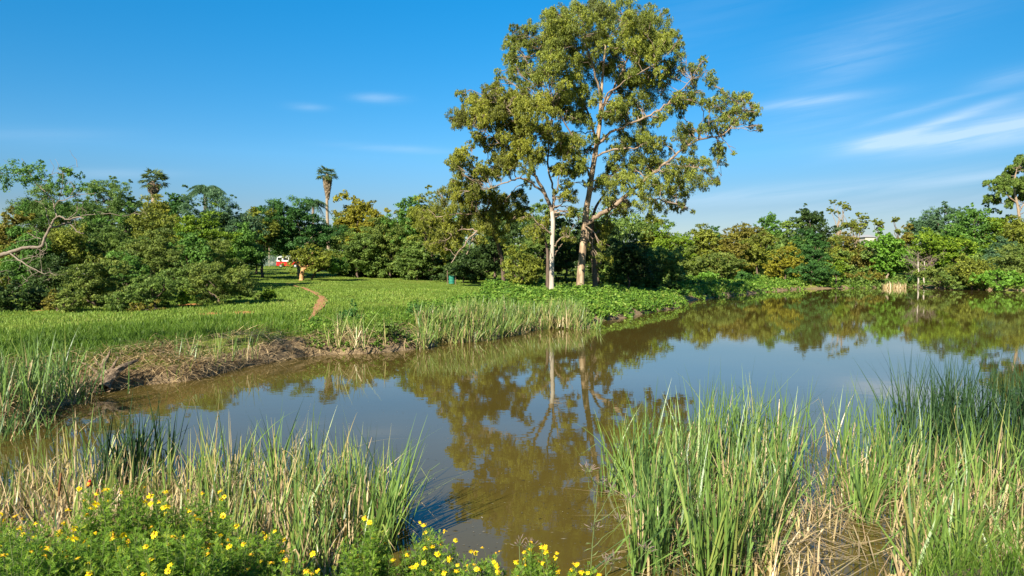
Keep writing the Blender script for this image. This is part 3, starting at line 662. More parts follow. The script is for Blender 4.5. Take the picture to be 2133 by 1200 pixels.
T('broadleaf_tree', 'bright yellow green dome tree at the middle of the far bank', 'tree', 'olive', 1578, 474, 586, 46, 132, dens=1.1)
T('acacia_tree', 'low grey green acacia in front of the yellow green dome tree', 'tree', 'greygreen', 1505, 520, 592, 48, 118)
T('broadleaf_tree', 'golden orange leaved tree left of the dark cedar shaped tree', 'tree', 'golden', 1636, 506, 584, 42, 124)
T('broadleaf_tree', 'green tree with a knobbly top poking above the brown topped tree', 'tree', 'green', 1604, 440, 540, 32, 172)
T('evergreen_tree', 'dark olive tree left of the big dark round crown on the far skyline', 'tree', 'acacia', 1645, 456, 560, 38, 170)
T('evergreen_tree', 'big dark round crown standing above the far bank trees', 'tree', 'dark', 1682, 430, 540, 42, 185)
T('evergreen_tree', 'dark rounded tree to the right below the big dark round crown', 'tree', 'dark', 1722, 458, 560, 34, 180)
T('cedar_tree', 'deep green cedar shaped tree standing at the far bank', 'tree', 'deep', 1690, 474, 580, 42, 126, dens=1.2)
T('evergreen_bush', 'low deep green spreading bush at the foot of the cedar shaped tree', 'bush', 'deep', 1690, 542, 592, 50, 117, dens=1.2)
T('shrub', 'pale lime arching bush right of the low deep green bush', 'bush', 'lime', 1742, 540, 582, 24, 120)
T('broadleaf_tree', 'yellow green tree leaning on the left of the large rust brown tree', 'tree', 'olive', 1748, 486, 580, 30, 134)
T('broadleaf_tree', 'large rust brown tree left of the bright green oval tree', 'tree', 'rust', 1778, 480, 590, 48, 138)
T('gum_tree', 'tall open tree with see through tiers rising above the rust brown tree', 'tree', 'open', 1745, 416, 448, 25, 205, ncl=8, bark='tan')
T('gum_tree', 'open crowned tree right below the tall see through tiers', 'tree', 'open', 1782, 440, 490, 32, 200, ncl=12, bark='tan')
T('broadleaf_tree', 'tiny wispy treetop left above the bright green oval tree', 'tree', 'open', 1830, 455, 480, 14, 240, ncl=6)
T('broadleaf_tree', 'tiny wispy treetop right above the bright green oval tree', 'tree', 'open', 1868, 452, 490, 12, 240, ncl=5)
T('broadleaf_tree', 'bright fresh green oval tree with large leaves by the far water', 'tree', 'bright', 1848, 468, 586, 45, 130, bark='tan', dens=1.3)
T('broadleaf_tree', 'dull brown tree just right of the bright green oval tree', 'tree', 'rust', 1888, 462, 570, 32, 160)
T('acacia_tree', 'blue green feathery tree on the right skyline, left of the lime trees', 'tree', 'blue', 1938, 432, 530, 48, 185)
T('acacia_tree', 'higher blue green tree right of the feathery one on the right skyline', 'tree', 'blue', 1975, 420, 530, 36, 180)
T('broadleaf_tree', 'lime green tree above the two bare white trunks', 'tree', 'lime', 1940, 470, 570, 50, 128)
T('broadleaf_tree', 'lime green flat crowned tree right of the two bare white trunks', 'tree', 'lime', 1996, 490, 585, 42, 122)
T('broadleaf_tree', 'tall green tree on the right skyline with dark gaps', 'tree', 'green', 2020, 424, 560, 52, 152)
T('broadleaf_tree', 'tall yellow green tree on the right skyline under the edge gum', 'tree', 'lime', 2080, 428, 560, 48, 150)
T('broadleaf_tree', 'olive green tree at the right edge of the photo under the edge gum', 'tree', 'olive', 2130, 440, 570, 46, 146)
T('acacia_tree', 'pale bluish bush tree near the right edge at mid height', 'tree', 'blue', 2085, 488, 570, 34, 128)
T('shrub', 'grey green waterside bush right of the two bare white trunks', 'bush', 'greygreen', 1955, 548, 600, 42, 116)
T('shrub', 'olive waterside bush with grey twigs, overhanging the far right water', 'bush', 'olive', 2025, 528, 604, 50, 110)
T('shrub', 'dark waterside bush overhanging the water between the two olive bushes', 'bush', 'acacia', 1990, 556, 604, 34, 111)
T('shrub', 'olive brown bush at the right edge above the bright waterside leaves', 'bush', 'greygreen', 2108, 500, 598, 48, 112)
T('shrub', 'bright green leafy bush hanging over the water at the right edge', 'bush', 'bright', 2092, 560, 606, 52, 104)
T('shrub', 'low dark green bush on the far waterline below the two bare white trunks', 'bush', 'deep', 1895, 572, 598, 36, 127, trunkless=True)
T('shrub', 'tawny low bushes left of the dark waterline bush', 'bush', 'rust', 1800, 566, 590, 40, 124, trunkless=True)
T('shrub', 'bright green shrub at the left foot of the far bank trees', 'bush', 'bright', 1398, 558, 590, 22, 112, trunkless=True)
T('shrub', 'emerald shrub at the foot of the yellow green dome tree', 'bush', 'weed', 1555, 564, 590, 26, 113, trunkless=True)
T('shrub', 'small bright shrub under the russet and olive rounded tree', 'bush', 'bright', 1475, 566, 592, 22, 112, trunkless=True)
# ---- right edge gum
gum('gum_tree', 'tall gum tree cut by the right edge, rising above the far trees', 'tree', 150.0,
    [[(2132, 560, 6, 0), (2126, 480, 5, 0), (2120, 430, 4.5, 0), (2112, 390, 3, 0), (2118, 350, 2, 0)], [(2120, 425, 2.5, 0), (2085, 400, 1.8, 0), (2060, 415, 1, 0)], [(2124, 440, 2.5, 0), (2150, 390, 2, 0), (2160, 340, 1, 0)]],
    [(2125, 335, 12), (2112, 350, 12), (2140, 350, 18), (2095, 372, 16), (2120, 380, 16), (2075, 382, 13), (2090, 395, 14), (2120, 405, 14), (2060, 414, 10), (2075, 418, 10), (2150, 390, 24), (2105, 420, 12), (2170, 350, 24), (2170, 420, 24)], 'tan', 'acacia', 5.0, extra=2, lsz=.5, dens=.5)
# ------------------------------------------------------------------ wood far behind
mb = MB(); C = []; r = []
for k in range(420):
    px = rng.uniform(-200, 2330); Yv = rng.uniform(150, 230)
    top = np.interp(px, [-200, 0, 300, 600, 900, 1200, 1450, 1500, 1700, 1850, 1900, 2330], [470, 470, 470, 480, 470, 480, 490, 500, 505, 500, 480, 480])
    py = rng.uniform(top, 560); C.append(at(px, py + 8, Yv)); r.append(rng.uniform(2.5, 4.5))
cluster_leaves(mb, np.array(C), np.array(r), 150, .8, .7, .7, sub=9, vs=.2)
mb.build('far_wood', LM['acacia'], kind='stuff', label='mass of distant green trees glimpsed behind the nearer trees', cat='trees')
mb = MB(); C = []; r = []
for k in range(150):
    px = rng.uniform(-250, 510); Yv = rng.uniform(72, 100); py = rng.uniform(478, 545); C.append(at(px, py, Yv)); r.append(rng.uniform(1.6, 2.6))
for k in range(130):
    px = rng.uniform(690, 1330); Yv = rng.uniform(98, 125); py = rng.uniform(450, 570); C.append(at(px, py, Yv)); r.append(rng.uniform(2.0, 3.2))
for k in range(60):
    px = rng.uniform(500, 700); Yv = rng.uniform(141, 150); py = rng.uniform(490, 540); C.append(at(px, py, Yv)); r.append(rng.uniform(2.0, 3.0))
for k in range(170):
    px = rng.uniform(700, 1035); Yv = rng.uniform(90, 99); g_ = at(px, 560, Yv)[0]; C.append([g_, Yv, float(H(g_, Yv)) + rng.uniform(.3, 2.6)]); r.append(rng.uniform(.8, 1.5))
for k in range(90):
    px = rng.uniform(1250, 1420); Yv = rng.uniform(88, 100); g_ = at(px, 560, Yv)[0]; C.append([g_, Yv, float(H(g_, Yv)) + rng.uniform(.2, 4)]); r.append(rng.uniform(.9, 1.8))
for k in range(200):
    px = rng.uniform(1400, 2180); Yv = rng.uniform(132, 148); g_ = at(px, 560, Yv)[0]; C.append([g_, Yv, float(H(g_, Yv)) + rng.uniform(.2, 5)]); r.append(rng.uniform(1.2, 2.2))
cluster_leaves(mb, np.array(C), np.array(r), 260, .42, .6, .7, sub=9, vs=.2)
mb.build('undergrowth', LM['acacia'], kind='stuff', label='dark tangled undergrowth between the trees at the back of the lawn', cat='undergrowth')

# ------------------------------------------------------------------ palms
def fan_palm(label, px, ycrown, Y, rcrown, ybase, skirt, trunk_r=.25):
    c = at(px, ycrown, Y); z0 = float(H(c[0], Y)); root = empty('fan_palm', (c[0], Y, z0), label=label, cat='palm tree')
    tm = MB(); n = 10; zz = np.linspace(z0 - .2, c[2], n)
    tube(tm, np.column_stack([c[0] + .12 * np.sin(zz * .3), np.full(n, Y), zz]), np.linspace(trunk_r * 1.3, trunk_r * .8, n), 9)
    tm.build('trunk', BARK['tan'], root, smooth=True)
    fm = MB(); R_ = rcrown / F * Y
    for k in range(34):
        az_ = rng.uniform(0, 2 * pi); e = math.asin(rng.uniform(-.55, 1.0)); d = np.array([cos(az_) * cos(e), sin(az_) * cos(e), sin(e)])
        hub = c + d * R_ * .62; tube(fm, [c, c + d * R_ * .25, hub], [.03, .03, .02], 4, .3)
        side = unit(np.cross(d, [0, 0, 1.])); upv = np.cross(side, d); m = 16
        th_ = np.linspace(-1.5, 1.5, m)
        dirs = d[None] * np.cos(th_)[:, None] + side[None] * np.sin(th_)[:, None] + rng.normal(0, .1, (m, 3)); dirs[:, 2] -= .25
        LL = R_ * .5 * rng.uniform(.8, 1.1, m)
        leaves(fm, hub + dirs * LL[:, None] * .5, np.tile(upv, (m, 1)) + rng.normal(0, .25, (m, 3)), LL, LL * .16, np.clip(rng.normal(.55, .2, m), 0, 1), dirs, cup=.2)
    fm.build('fronds', LM['palm'], root)
    if skirt:
        sm = MB(); m = 1500; t_ = rng.random(m); s_h = skirt / F * Y
        w_ = np.interp(t_, [0, .25, .75, 1], [.75, .68, .36, .2]) * R_ * .52
        a_ = rng.uniform(0, 2 * pi, m); P = np.column_stack([c[0] + np.cos(a_) * w_, Y + np.sin(a_) * w_, c[2] - R_ * .35 - t_ * s_h])
        nr = np.column_stack([np.cos(a_), np.sin(a_), rng.normal(0, .4, m)]); LL = rng.uniform(.5, 1.0, m)
        leaves(sm, P, nr, LL, LL * .22, rng.random(m), np.tile([0, 0, -1.], (m, 1)) + rng.normal(0, .25, (m, 3)))
        sm.build('dry_skirt', LM['skirt'], root)
fan_palm('tall fan palm with a hanging brown skirt, standing alone above the trees', 682, 363, 135, 23, 450, 42, .26)
fan_palm('shorter fan palm whose crown pokes out of the trees at upper left', 320, 378, 92, 30, 430, 14, .3)
def feather_palm(label, px, py, Y, size):
    c = at(px, py, Y); z0 = float(H(c[0], Y)); root = empty('feather_palm', (c[0], Y, z0), label=label, cat='palm tree')
    tm = MB(); zz = np.linspace(z0, c[2], 8); tube(tm, np.column_stack([np.full(8, c[0]), np.full(8, Y), zz]), np.full(8, .22), 8); tm.build('trunk', BARK['grey'], root, smooth=True)
    fm = MB(); R_ = size / F * Y
    for k in range(17):
        az_ = k * 2.4 + rng.normal(0, .2); e = rng.uniform(.25, 1.3); t = np.linspace(0, 1, 12)
        hz = R_ * (t * cos(e) + .25 * t * t); zz = R_ * (t * sin(e) * 1.15 - 1.0 * t * t)
        P = np.column_stack([c[0] + np.cos(az_) * hz, Y + np.sin(az_) * hz, c[2] + zz]); tube(fm, P, np.linspace(.05, .015, 12), 4, .4)
        sd = np.array([-sin(az_), cos(az_), 0]); m = 130; tt = rng.uniform(.12, 1, m)
        Q = np.column_stack([np.interp(tt, t, P[:, i]) for i in range(3)]); s = rng.choice([-1, 1], m)[:, None]
        ax = sd * s * .8 + np.array([cos(az_) * .5, sin(az_) * .5, -.75]) + rng.normal(0, .15, (m, 3)); LL = R_ * .34 * (1 - .5 * tt)
        leaves(fm, Q + unit(ax) * LL[:, None] * .5, rng.normal(size=(m, 3)), LL, LL * .13, np.clip(rng.normal(.4, .2, m), 0, 1), ax)
    fm.build('fronds', LM['blue'], root)
feather_palm('feather palm with arching fronds above the blue green acacia at upper left', 428, 398, 84, 46)
feather_palm('feather palm half hidden in trees just left of the tall fan palm', 652, 425, 120, 34)

# ------------------------------------------------------------------ twin bare white trunks, far bank
for lab, px, s in (('left one of the two bare white trunks by the far water', 1914, -1), ('right one of the two bare white trunks by the far water', 1924, 1)):
    Yv = 123.5; b0 = at(px, 596, Yv); b0[2] = float(H(b0[0], Yv)); root = empty('bare_tree', b0, label=lab, cat='tree', group='two bare white trunks')
    tm = MB(); top = at(px + s * 1.5, 545, Yv); tl = limb(b0 - [0, 0, .3], top, 7, 0, .008); tube(tm, tl, np.linspace(.15, .08, 7), 7); tm.build('trunk', BARK['white'], root, smooth=True)
    wm = MB()
    for k in range(13):
        a0 = tl[rng.integers(3, 7)]; e0 = a0 + np.array([rng.normal(0, 1.7), rng.normal(0, 1.2), rng.uniform(.3, 2.6)]); lp = limb(a0, e0, 5, .05, .06); tube(wm, lp, np.linspace(.04, .02, 5), 4)
        for q in range(3): tube(wm, limb(lp[3], e0 + rng.normal(0, .7, 3), 4, 0, .08), [.022, .02, .015, .012], 4)
    wm.build('bare_twigs', BARK['grey'], root)

# ------------------------------------------------------------------ grey branch tree at the left edge
YB = 21.0; bx = at(-150, 560, YB)[0]; bz = float(H(bx, YB)); root = empty('branching_tree', (bx, YB, bz), label='crooked pale grey branch with sparse leaves reaching in from the left edge', cat='tree')
tm = MB(); tube(tm, limb([bx, YB, bz - .3], at(-140, 545, YB), 6, 0, .02), np.linspace(.22, .17, 6), 9, wob=.05); tm.build('trunk', BARK['grey'], root, smooth=True)
lm = MB()
def tl_(pts, dz=0.0):
    P = np.array([at(a, b_, YB + (q[3] if len(q) > 3 else 0)) for q in pts for a, b_ in [(q[0], q[1])]]); rr = np.array([q[2] for q in pts]) * .64 * YB / F
    n = (len(P) - 1) * 4 + 1; Q = smoothline(P, n); Q[1:-1] += rng.normal(size=(n - 2, 3)) * .008
    tube(lm, Q, np.interp(np.linspace(0, 1, n), np.linspace(0, 1, len(P)), rr), 8, wob=.05); return Q
main = tl_([(-140, 545, 11), (-60, 540, 8), (0, 532, 6.5), (25, 524, 6), (55, 515, 5), (85, 514, 4.5), (92, 500, 4.2), (97, 485, 4), (106, 472, 3.6)])
subs = [main,
 tl_([(106, 472, 3.4), (112, 458, 3), (124, 450, 2.6), (140, 458, 2.2, -.2), (156, 452, 2, -.4), (175, 455, 1.4, -.5)]),
 tl_([(106, 474, 3), (125, 471, 2.8, .2), (142, 464, 2.4, .3), (155, 475, 2, .3), (162, 484, 1.6, .3), (175, 486, 1, .3)]),
 tl_([(118, 452, 2.2), (114, 435, 2, .2), (110, 418, 1.9, .3), (98, 405, 1.8, .4), (84, 390, 1.5, .4), (70, 375, 1.2, .5), (58, 352, .8, .5), (45, 330, .5, .5)]),
 tl_([(113, 432, 1.6), (122, 420, 1.4, -.2), (135, 416, 1.2, -.3), (160, 408, 1, -.4), (200, 402, .7, -.5)]),
 tl_([(140, 458, 1.6), (160, 440, 1.2, .2), (158, 415, 1, .3), (154, 400, .7, .3)]),
 tl_([(142, 458, 1.4), (185, 448, 1.1), (230, 445, .9), (262, 450, .6), (285, 440, .4)]),
 tl_([(104, 470, 2), (98, 450, 1.5), (96, 435, 1, .2), (88, 425, .6, .2), (70, 415, .5, .3)]),
 tl_([(20, 527, 2.6), (45, 545, 2.2, -.2), (70, 560, 1.8, -.3), (92, 571, 1.1, -.3)]),
 tl_([(30, 535, 1.3), (45, 540, 1.1), (72, 535, .8), (88, 537, .4)]),
 tl_([(94, 500, 1.2), (98, 515, 1), (86, 528, .8), (80, 538, .5)]),
 tl_([(60, 563, .9, -.4), (66, 572, .9, -.4), (52, 588, .7, -.4), (38, 597, .4, -.4)]),
 tl_([(86, 498, 1.6), (70, 492, 1.2), (57, 484, .6)]),
 tl_([(100, 585, .3), (108, 577, .6), (120, 571, .3)]),
 tl_([(84, 390, 1), (100, 375, .7), (112, 350, .5), (104, 332, .3)]),
 tl_([(70, 375, 1), (40, 362, .8), (10, 360, .7), (-30, 362, .8)]),
 tl_([(122, 420, 1), (128, 395, .7), (132, 365, .5), (137, 345, .3)]),
 tl_([(98, 405, .9), (112, 385, .6, -.2), (128, 362, .4, -.3), (142, 350, .3, -.3), (166, 348, .2)]),
 tl_([(0, 532, 1.2), (-8, 560, .8), (4, 590, .5)]),
]
for k in range(70):
    s = subs[rng.integers(1, len(subs))]; a0 = s[rng.integers(len(s) // 3, len(s))]
    e0 = a0 + np.array([rng.normal(0, .28), rng.normal(0, .25), rng.normal(.12, .22)]); tube(lm, limb(a0, e0, 4, .05, .08), [.008, .007, .005, .003], 4)
lm.build('branches', BARK['grey'], root, smooth=True)
cm = MB()
spots = [(30, 358, 26), (5, 372, 22), (45, 372, 20), (75, 360, 22), (85, 345, 14), (70, 375, 18), (135, 352, 13), (140, 360, 12), (128, 360, 12), (162, 366, 10), (120, 385, 16), (100, 380, 14), (160, 395, 18), (185, 400, 14), (140, 400, 12),
         (60, 430, 16), (45, 440, 12), (135, 430, 14), (165, 425, 12), (200, 450, 16), (185, 455, 14), (215, 462, 14), (265, 430, 10), (245, 455, 12), (130, 440, 14), (60, 350, 12), (-20, 366, 30), (95, 455, 10), (-60, 400, 40), (-110, 450, 50), (-90, 350, 40)]
Cc = np.array([at(a, b_, YB + rng.normal(0, .4)) for a, b_, r_ in spots]); rr = np.array([s[2] * 1.15 for s in spots]) * YB / F
cluster_leaves(cm, Cc, rr, np.maximum(30, 2400 * rr ** 2).astype(int) + 30, .075, .42, .9, sub=6, v0=np.clip(rng.normal(.5, .2, len(Cc)), 0, 1), up=.4)
cm.build('leaves', LM['green'], root)

# ------------------------------------------------------------------ lawn objects: drum, van, fence, cable, houses
DG = flat('drum_green_paint', (.02, .16, .11), .4, var=.3, sc_=9); STEEL = flat('rusty_steel', (.14, .09, .06), .7, var=.4, sc_=30)
c = at(941, 590, 77.0); z0 = float(H(c[0], 77.0)); root = empty('litter_drum', (c[0], 77, z0), label='green steel litter drum hung between posts on the lawn', cat='litter bin')
mb = MB(); zs = [.12, .13, .36, .38, .40, .42, .64, .66, .68, .70, .93, .96, .96, .9]; rs = [.0, .31, .31, .335, .335, .31, .31, .335, .335, .31, .31, .33, .29, .28]
an = np.arange(20) * 2 * pi / 20
V = np.array([[c[0] + r_ * cos(a), 77 + r_ * sin(a), z0 + z_] for z_, r_ in zip(zs, rs) for a in an]); i = np.arange(len(zs) - 1)[:, None] * 20; j = np.arange(20)[None]; j2 = (j + 1) % 20
mb.add(V, np.stack([i + j, i + j2, i + 20 + j2, i + 20 + j], -1).reshape(-1, 4)); mb.build('drum', DG, root, smooth=False)
for s, hh in ((-.45, 1.5), (.40, 1.0)):
    mb = MB(); tube(mb, [[c[0] + s, 77, z0 - .2], [c[0] + s, 77, z0 + hh]], [.045, .045], 8); mb.build('post', STEEL, root)
for x0, x1 in ((-.45, -.31), (.31, .40)):
    mb = MB(); tube(mb, [[c[0] + x0, 77, z0 + .72], [c[0] + x1, 77, z0 + .72]], [.02, .02], 6); mb.build('pivot_bar', STEEL, root)

RED = flat('red_van_paint', (.50, .012, .012), .3, var=.06); WHT = flat('white_van_paint', (.60, .60, .58), .35, var=.04); GLS = flat('dark_window_glass', (.02, .022, .025), .08, var=.1, spec=.8, bump=0); TYR = flat('tyre_rubber', (.02, .02, .02), .8); CHR = flat('grey_wheel_metal', (.5, .5, .5), .35, metal=.7)
YV = 128.0; vc = at(578, 552, YV); gz = float(H(vc[0] + 2, YV)); root = empty('van', (vc[0] + 2.15, YV, gz), rz=0, label='old red van with white upper half parked behind the lawn trees', cat='van')
ox, oz = vc[0], gz
def prism(mb, prof, y0, y1, rnd=.12):
    """side profile (x,z) lofted across the width with rounded shoulders"""
    prof = np.array(prof, float); cen = prof.mean(0); n = len(prof); ys = np.array([y0, y0 + .06, y0 + .2, y1 - .2, y1 - .06, y1]); sc2 = np.array([.93, .975, 1, 1, .975, .93])
    V = np.array([[ox + cen[0] + (p_[0] - cen[0]) * s_, y_, oz + cen[1] + (p_[1] - cen[1]) * s_] for y_, s_ in zip(ys, sc2) for p_ in prof])
    i = np.arange(5)[:, None] * n; j = np.arange(n)[None]; j2 = (j + 1) % n
    mb.add(V, np.stack([i + j, i + j2, i + n + j2, i + n + j], -1).reshape(-1, 4))
    for k in (0, 5):
        m = k * n; 
        for q in range(1, n // 2): 
            qa = [m + q - 1, m + q, m + n - 1 - q, m + n - q]; mb.q.append(np.array([qa]) + mb.n - len(V)); mb.a.append(np.array([.5]))
mb = MB(); prism(mb, [(0.02, .35), (.05, 1.0), (1.4, 1.02), (2.9, 1.02), (4.15, 1.0), (4.28, .75), (4.3, .45), (4.1, .3), (2.8, .28), (.2, .3)], YV - .85, YV + .85); mb.build('lower_body', RED, root)
mb = MB(); prism(mb, [(.05, 1.03), (.06, 1.25), (.16, 1.75), (.35, 1.92), (1.5, 1.98), (3.0, 1.95), (3.55, 1.85), (3.95, 1.3), (4.15, 1.03), (2, 1.0)], YV - .83, YV + .83); mb.build('upper_body', WHT, root)
for x0, x1 in ((.3, 1.0), (1.25, 2.1), (2.25, 3.0)):
    mb = MB(); box(mb, [ox + (x0 + x1) / 2, YV - .835, oz + 1.5], [x1 - x0, .03, .46]); mb.build('side_window', GLS, root)
mb = MB(); V = [[ox + 3.12, YV - .845, oz + 1.27], [ox + 3.85, YV - .845, oz + 1.27], [ox + 3.5, YV - .845, oz + 1.75], [ox + 3.12, YV - .845, oz + 1.75]]; mb.add(V + [[a, b_ + .03, c_] for a, b_, c_ in V], [[0, 1, 2, 3], [4, 7, 6, 5], [0, 4, 5, 1], [1, 5, 6, 2], [2, 6, 7, 3], [3, 7, 4, 0]]); mb.build('front_window', GLS, root)
for wx in (.85, 3.3):
    for wy in (-.80, .80):
        mb = MB(); tube(mb, [[ox + wx, YV + wy - .09, oz + .31], [ox + wx, YV + wy - .0899, oz + .31], [ox + wx, YV + wy + .09, oz + .31], [ox + wx, YV + wy + .0901, oz + .31]], [.18, .31, .31, .18], 18); w = mb.build('wheel', TYR, root)
        mb = MB(); tube(mb, [[ox + wx, YV + wy - .10, oz + .31], [ox + wx, YV + wy - .0999, oz + .31], [ox + wx, YV + wy + .10, oz + .31]], [.01, .18, .18], 14)
        hb = mb.mesh('hub_cap', CHR, tuple(root.location)); ho = bpy.data.objects.new('hub_cap', hb); COL.objects.link(ho); ho.parent = w
for hy in (-.55, .55):
    mb = MB(); tube(mb, [[ox + 4.26, YV + hy, oz + .8], [ox + 4.33, YV + hy, oz + .8], [ox + 4.331, YV + hy, oz + .8]], [.12, .11, .01], 12); mb.build('headlight', CHR, root)
mb = MB(); box(mb, [ox + 4.33, YV, oz + .42], [.1, 1.7, .16]); mb.build('bumper', WHT, root)

FEN = flat('galvanised_green_steel', (.10, .15, .13), .5, var=.2); root = empty('palisade_fence', (at(480, 552, 134)[0], 134, float(H(at(480, 552, 134)[0], 134))), label='pale grey green steel palisade fence behind the lawn trees', cat='fence')
x0, x1 = at(360, 552, 134)[0], at(700, 552, 134)[0]; xs = np.arange(x0, x1, .17); zz = H(xs, np.full(len(xs), 134.0))
mb = MB()
for k, (x, z) in enumerate(zip(xs, zz)): box(mb, [x, 134, z + .95 + .2], [.075, .02, 1.9], taper=(.6, 1))
mb.build('palings', FEN, root)
for hh in (.55, 1.75):
    mb = MB(); tube(mb, np.column_stack([xs[::6], np.full(len(xs[::6]), 134.05), zz[::6] + hh]), np.full(len(xs[::6]), .035), 4); mb.build('rail', FEN, root)
for x in np.arange(x0, x1, 2.75):
    mb = MB(); z = float(H(x, 134.0)); box(mb, [x + .08, 134.12, z + 1.0], [.09, .09, 2.2]); mb.build('post', FEN, root)

WALL = stdmat('pale_plaster', [(.3, (.36, .32, .26)), (.7, (.46, .42, .35))], scale=2, bump=.1); ROOF = stdmat('grey_roof_tile', [(.3, (.22, .22, .23)), (.7, (.34, .34, .35))], scale=6, bump=.3)
def house(label, px, py, Y, w, h):
    c = at(px, py, Y); z0 = float(H(c[0], Y)) ; root = empty('house', (c[0], Y, z0), label=label, cat='house'); zt = c[2]
    mb = MB(); box(mb, [c[0], Y + 3, (z0 + zt) / 2 - .2], [w, 6, zt - z0 + .4]); mb.build('wall', WALL, root)
    mb = MB(); e = .35; V = [[c[0] - w / 2 - e, Y - e, zt], [c[0] + w / 2 + e, Y - e, zt], [c[0] + w / 2 + e, Y + 6 + e, zt], [c[0] - w / 2 - e, Y + 6 + e, zt], [c[0] - w / 4, Y + 3, zt + h], [c[0] + w / 4, Y + 3, zt + h]]
    mb.add(V, [[0, 1, 5, 4], [2, 3, 4, 5], [1, 2, 5, 5], [3, 0, 4, 4]][:2]); mb.add([V[1], V[2], V[5], list((np.array(V[2]) + V[5]) / 2)], [[0, 1, 3, 2]]); mb.add([V[3], V[0], V[4], list((np.array(V[3]) + V[4]) / 2)], [[0, 1, 2, 3]])
    mb.build('roof', ROOF, root)
    for k in (-1, 1):
        mb = MB(); box(mb, [c[0] + k * w * .25, Y - .02, zt - 1.6], [.8, .1, .9]); mb.build('window', GLS, root)
house('small pale house glimpsed above the trees left of the bright green oval tree', 1814, 494, 215, 3.2, .8)
house('grey roofed house glimpsed through the trees on the left slope', 196, 525, 84, 4, .6)

# thin overhead cable with two poles
pa, pb = at(560, 447, 140), at(860, 452, 140)
for lab, p_ in (('thin cable pole hidden in the trees left of the tall fan palm', pa), ('thin cable pole hidden in the trees right of the golden trees', pb)):
    z0 = float(H(p_[0], 140.0)); mb = MB(); tube(mb, [[p_[0], 140, z0 - .3], [p_[0], 140, p_[2] + .3]], [.11, .09], 8)
    r_ = empty('cable_pole', (p_[0], 140, z0), label=lab, cat='pole'); mb.build('pole', BARK['tan'], r_)
mb = MB(); t_ = np.linspace(0, 1, 20)[:, None]; P = pa + (pb - pa) * t_; P[:, 2] -= (.8 * np.sin(t_ * pi))[:, 0]; tube(mb, P, np.full(20, .035), 4)
o = mb.build('overhead_cable', flat('grey_cable', (.35, .34, .32), .6)); tag(o, 'thin pale cable strung across the trees right of the tall fan palm', 'cable')

# ------------------------------------------------------------------ ground cover
def scat(n, pxr, Yr, pw=1.0):
    px = rng.uniform(pxr[0], pxr[1], n); u = rng.random(n); Yv = Yr[0] * (Yr[1] / Yr[0]) ** (u ** pw)
    x = (px - CX) / F * Yv; d = shore_d(x, Yv); return x, Yv, d
def blades(name, n, pxr, Yr, dr, hr, wr, matk, label, bend=.35, nseg=3, dens=None, pw=1.0, vmean=.4, vs=.22, lean=.0):
    x, y, d = scat(n, pxr, Yr, pw)
    k = (d > dr[0]) & (d < dr[1]) & (path_d(x, y) > rng.uniform(.0, .45, n) * np.interp(y, [24, 32, 45, 55], [.2, 1, 1, .2])) & (soil_amt(x, y) < rng.uniform(.25, .7, n))
    if dens is not None: k &= rng.random(n) < dens(x, y, d)
    x, y, d = x[k], y[k], d[k]; m = len(x); z = H(x, y, d)
    pat = .5 + .5 * np.sin(x * .7 + 1.3 * np.sin(y * .31)) * np.sin(y * .45 + x * .2)
    h = rng.uniform(hr[0], hr[1], m) * (.7 + .6 * pat); wsc = np.maximum(1, y / 30)
    up = np.column_stack([rng.normal(lean, .25, m), rng.normal(0, .25, m), np.ones(m)])
    mb = MB(); ribbons(mb, np.column_stack([x, y, z - .02]), up, h, rng.uniform(wr[0], wr[1], m) * wsc, rng.uniform(0, 2 * pi, m), rng.uniform(.1, 1, m) * bend, nseg, np.clip(rng.normal(vmean, vs, m) + .25 * (pat - .5) + .17 * (np.sin(x * .31 + 2 * np.sin(y * .13)) * np.sin(y * .23 + x * .11)), 0, .99))
    return mb.build(name, LM[matk], kind='stuff', label=label, cat='grass')
blades('bank_grass', 60000, (-60, 900), (17, 42), (.9, 8.5), (.22, .48), (.018, .032), 'grass', 'lush long green grass along the top of the left bank', .7, vmean=.32, dens=lambda x, y, d: sstep((d - np.where((y < 29) & (x > -11.5), 1.8, .8) + .5 * np.sin(x * 1.3)) / .6))
blades('meadow_grass', 90000, (-60, 1100), (22, 62), (5, 90), (.07, .20), (.02, .035), 'lawn', 'shorter meadow grass sloping up from the left bank', .6, nseg=2, vmean=.34, vs=.17)
blades('lawn_grass', 120000, (380, 1150), (48, 130), (6, 200), (.04, .10), (.018, .028), 'lawn', 'mown lawn grass behind the bank', .5, nseg=2, vmean=.36, vs=.15, dens=lambda x, y, d: .45 + .55 * (np.sin(x * .5 + 1.7 * np.sin(y * .21)) * np.sin(y * .17) > -.35))
blades('right_bank_grass', 1100, (1930, 2300), (5.4, 9.6), (-.1, 6), (.15, .55), (.006, .012), 'grass', 'coarse green grass at the bottom right corner', .9, nseg=5, vmean=.15, vs=.3)
blades('far_shore_fringe', 9000, (1230, 1900), (70, 150), (-.2, .9), (.15, .4), (.012, .02), 'straw', 'pale dry fringe along the far waterline', .8, nseg=2)

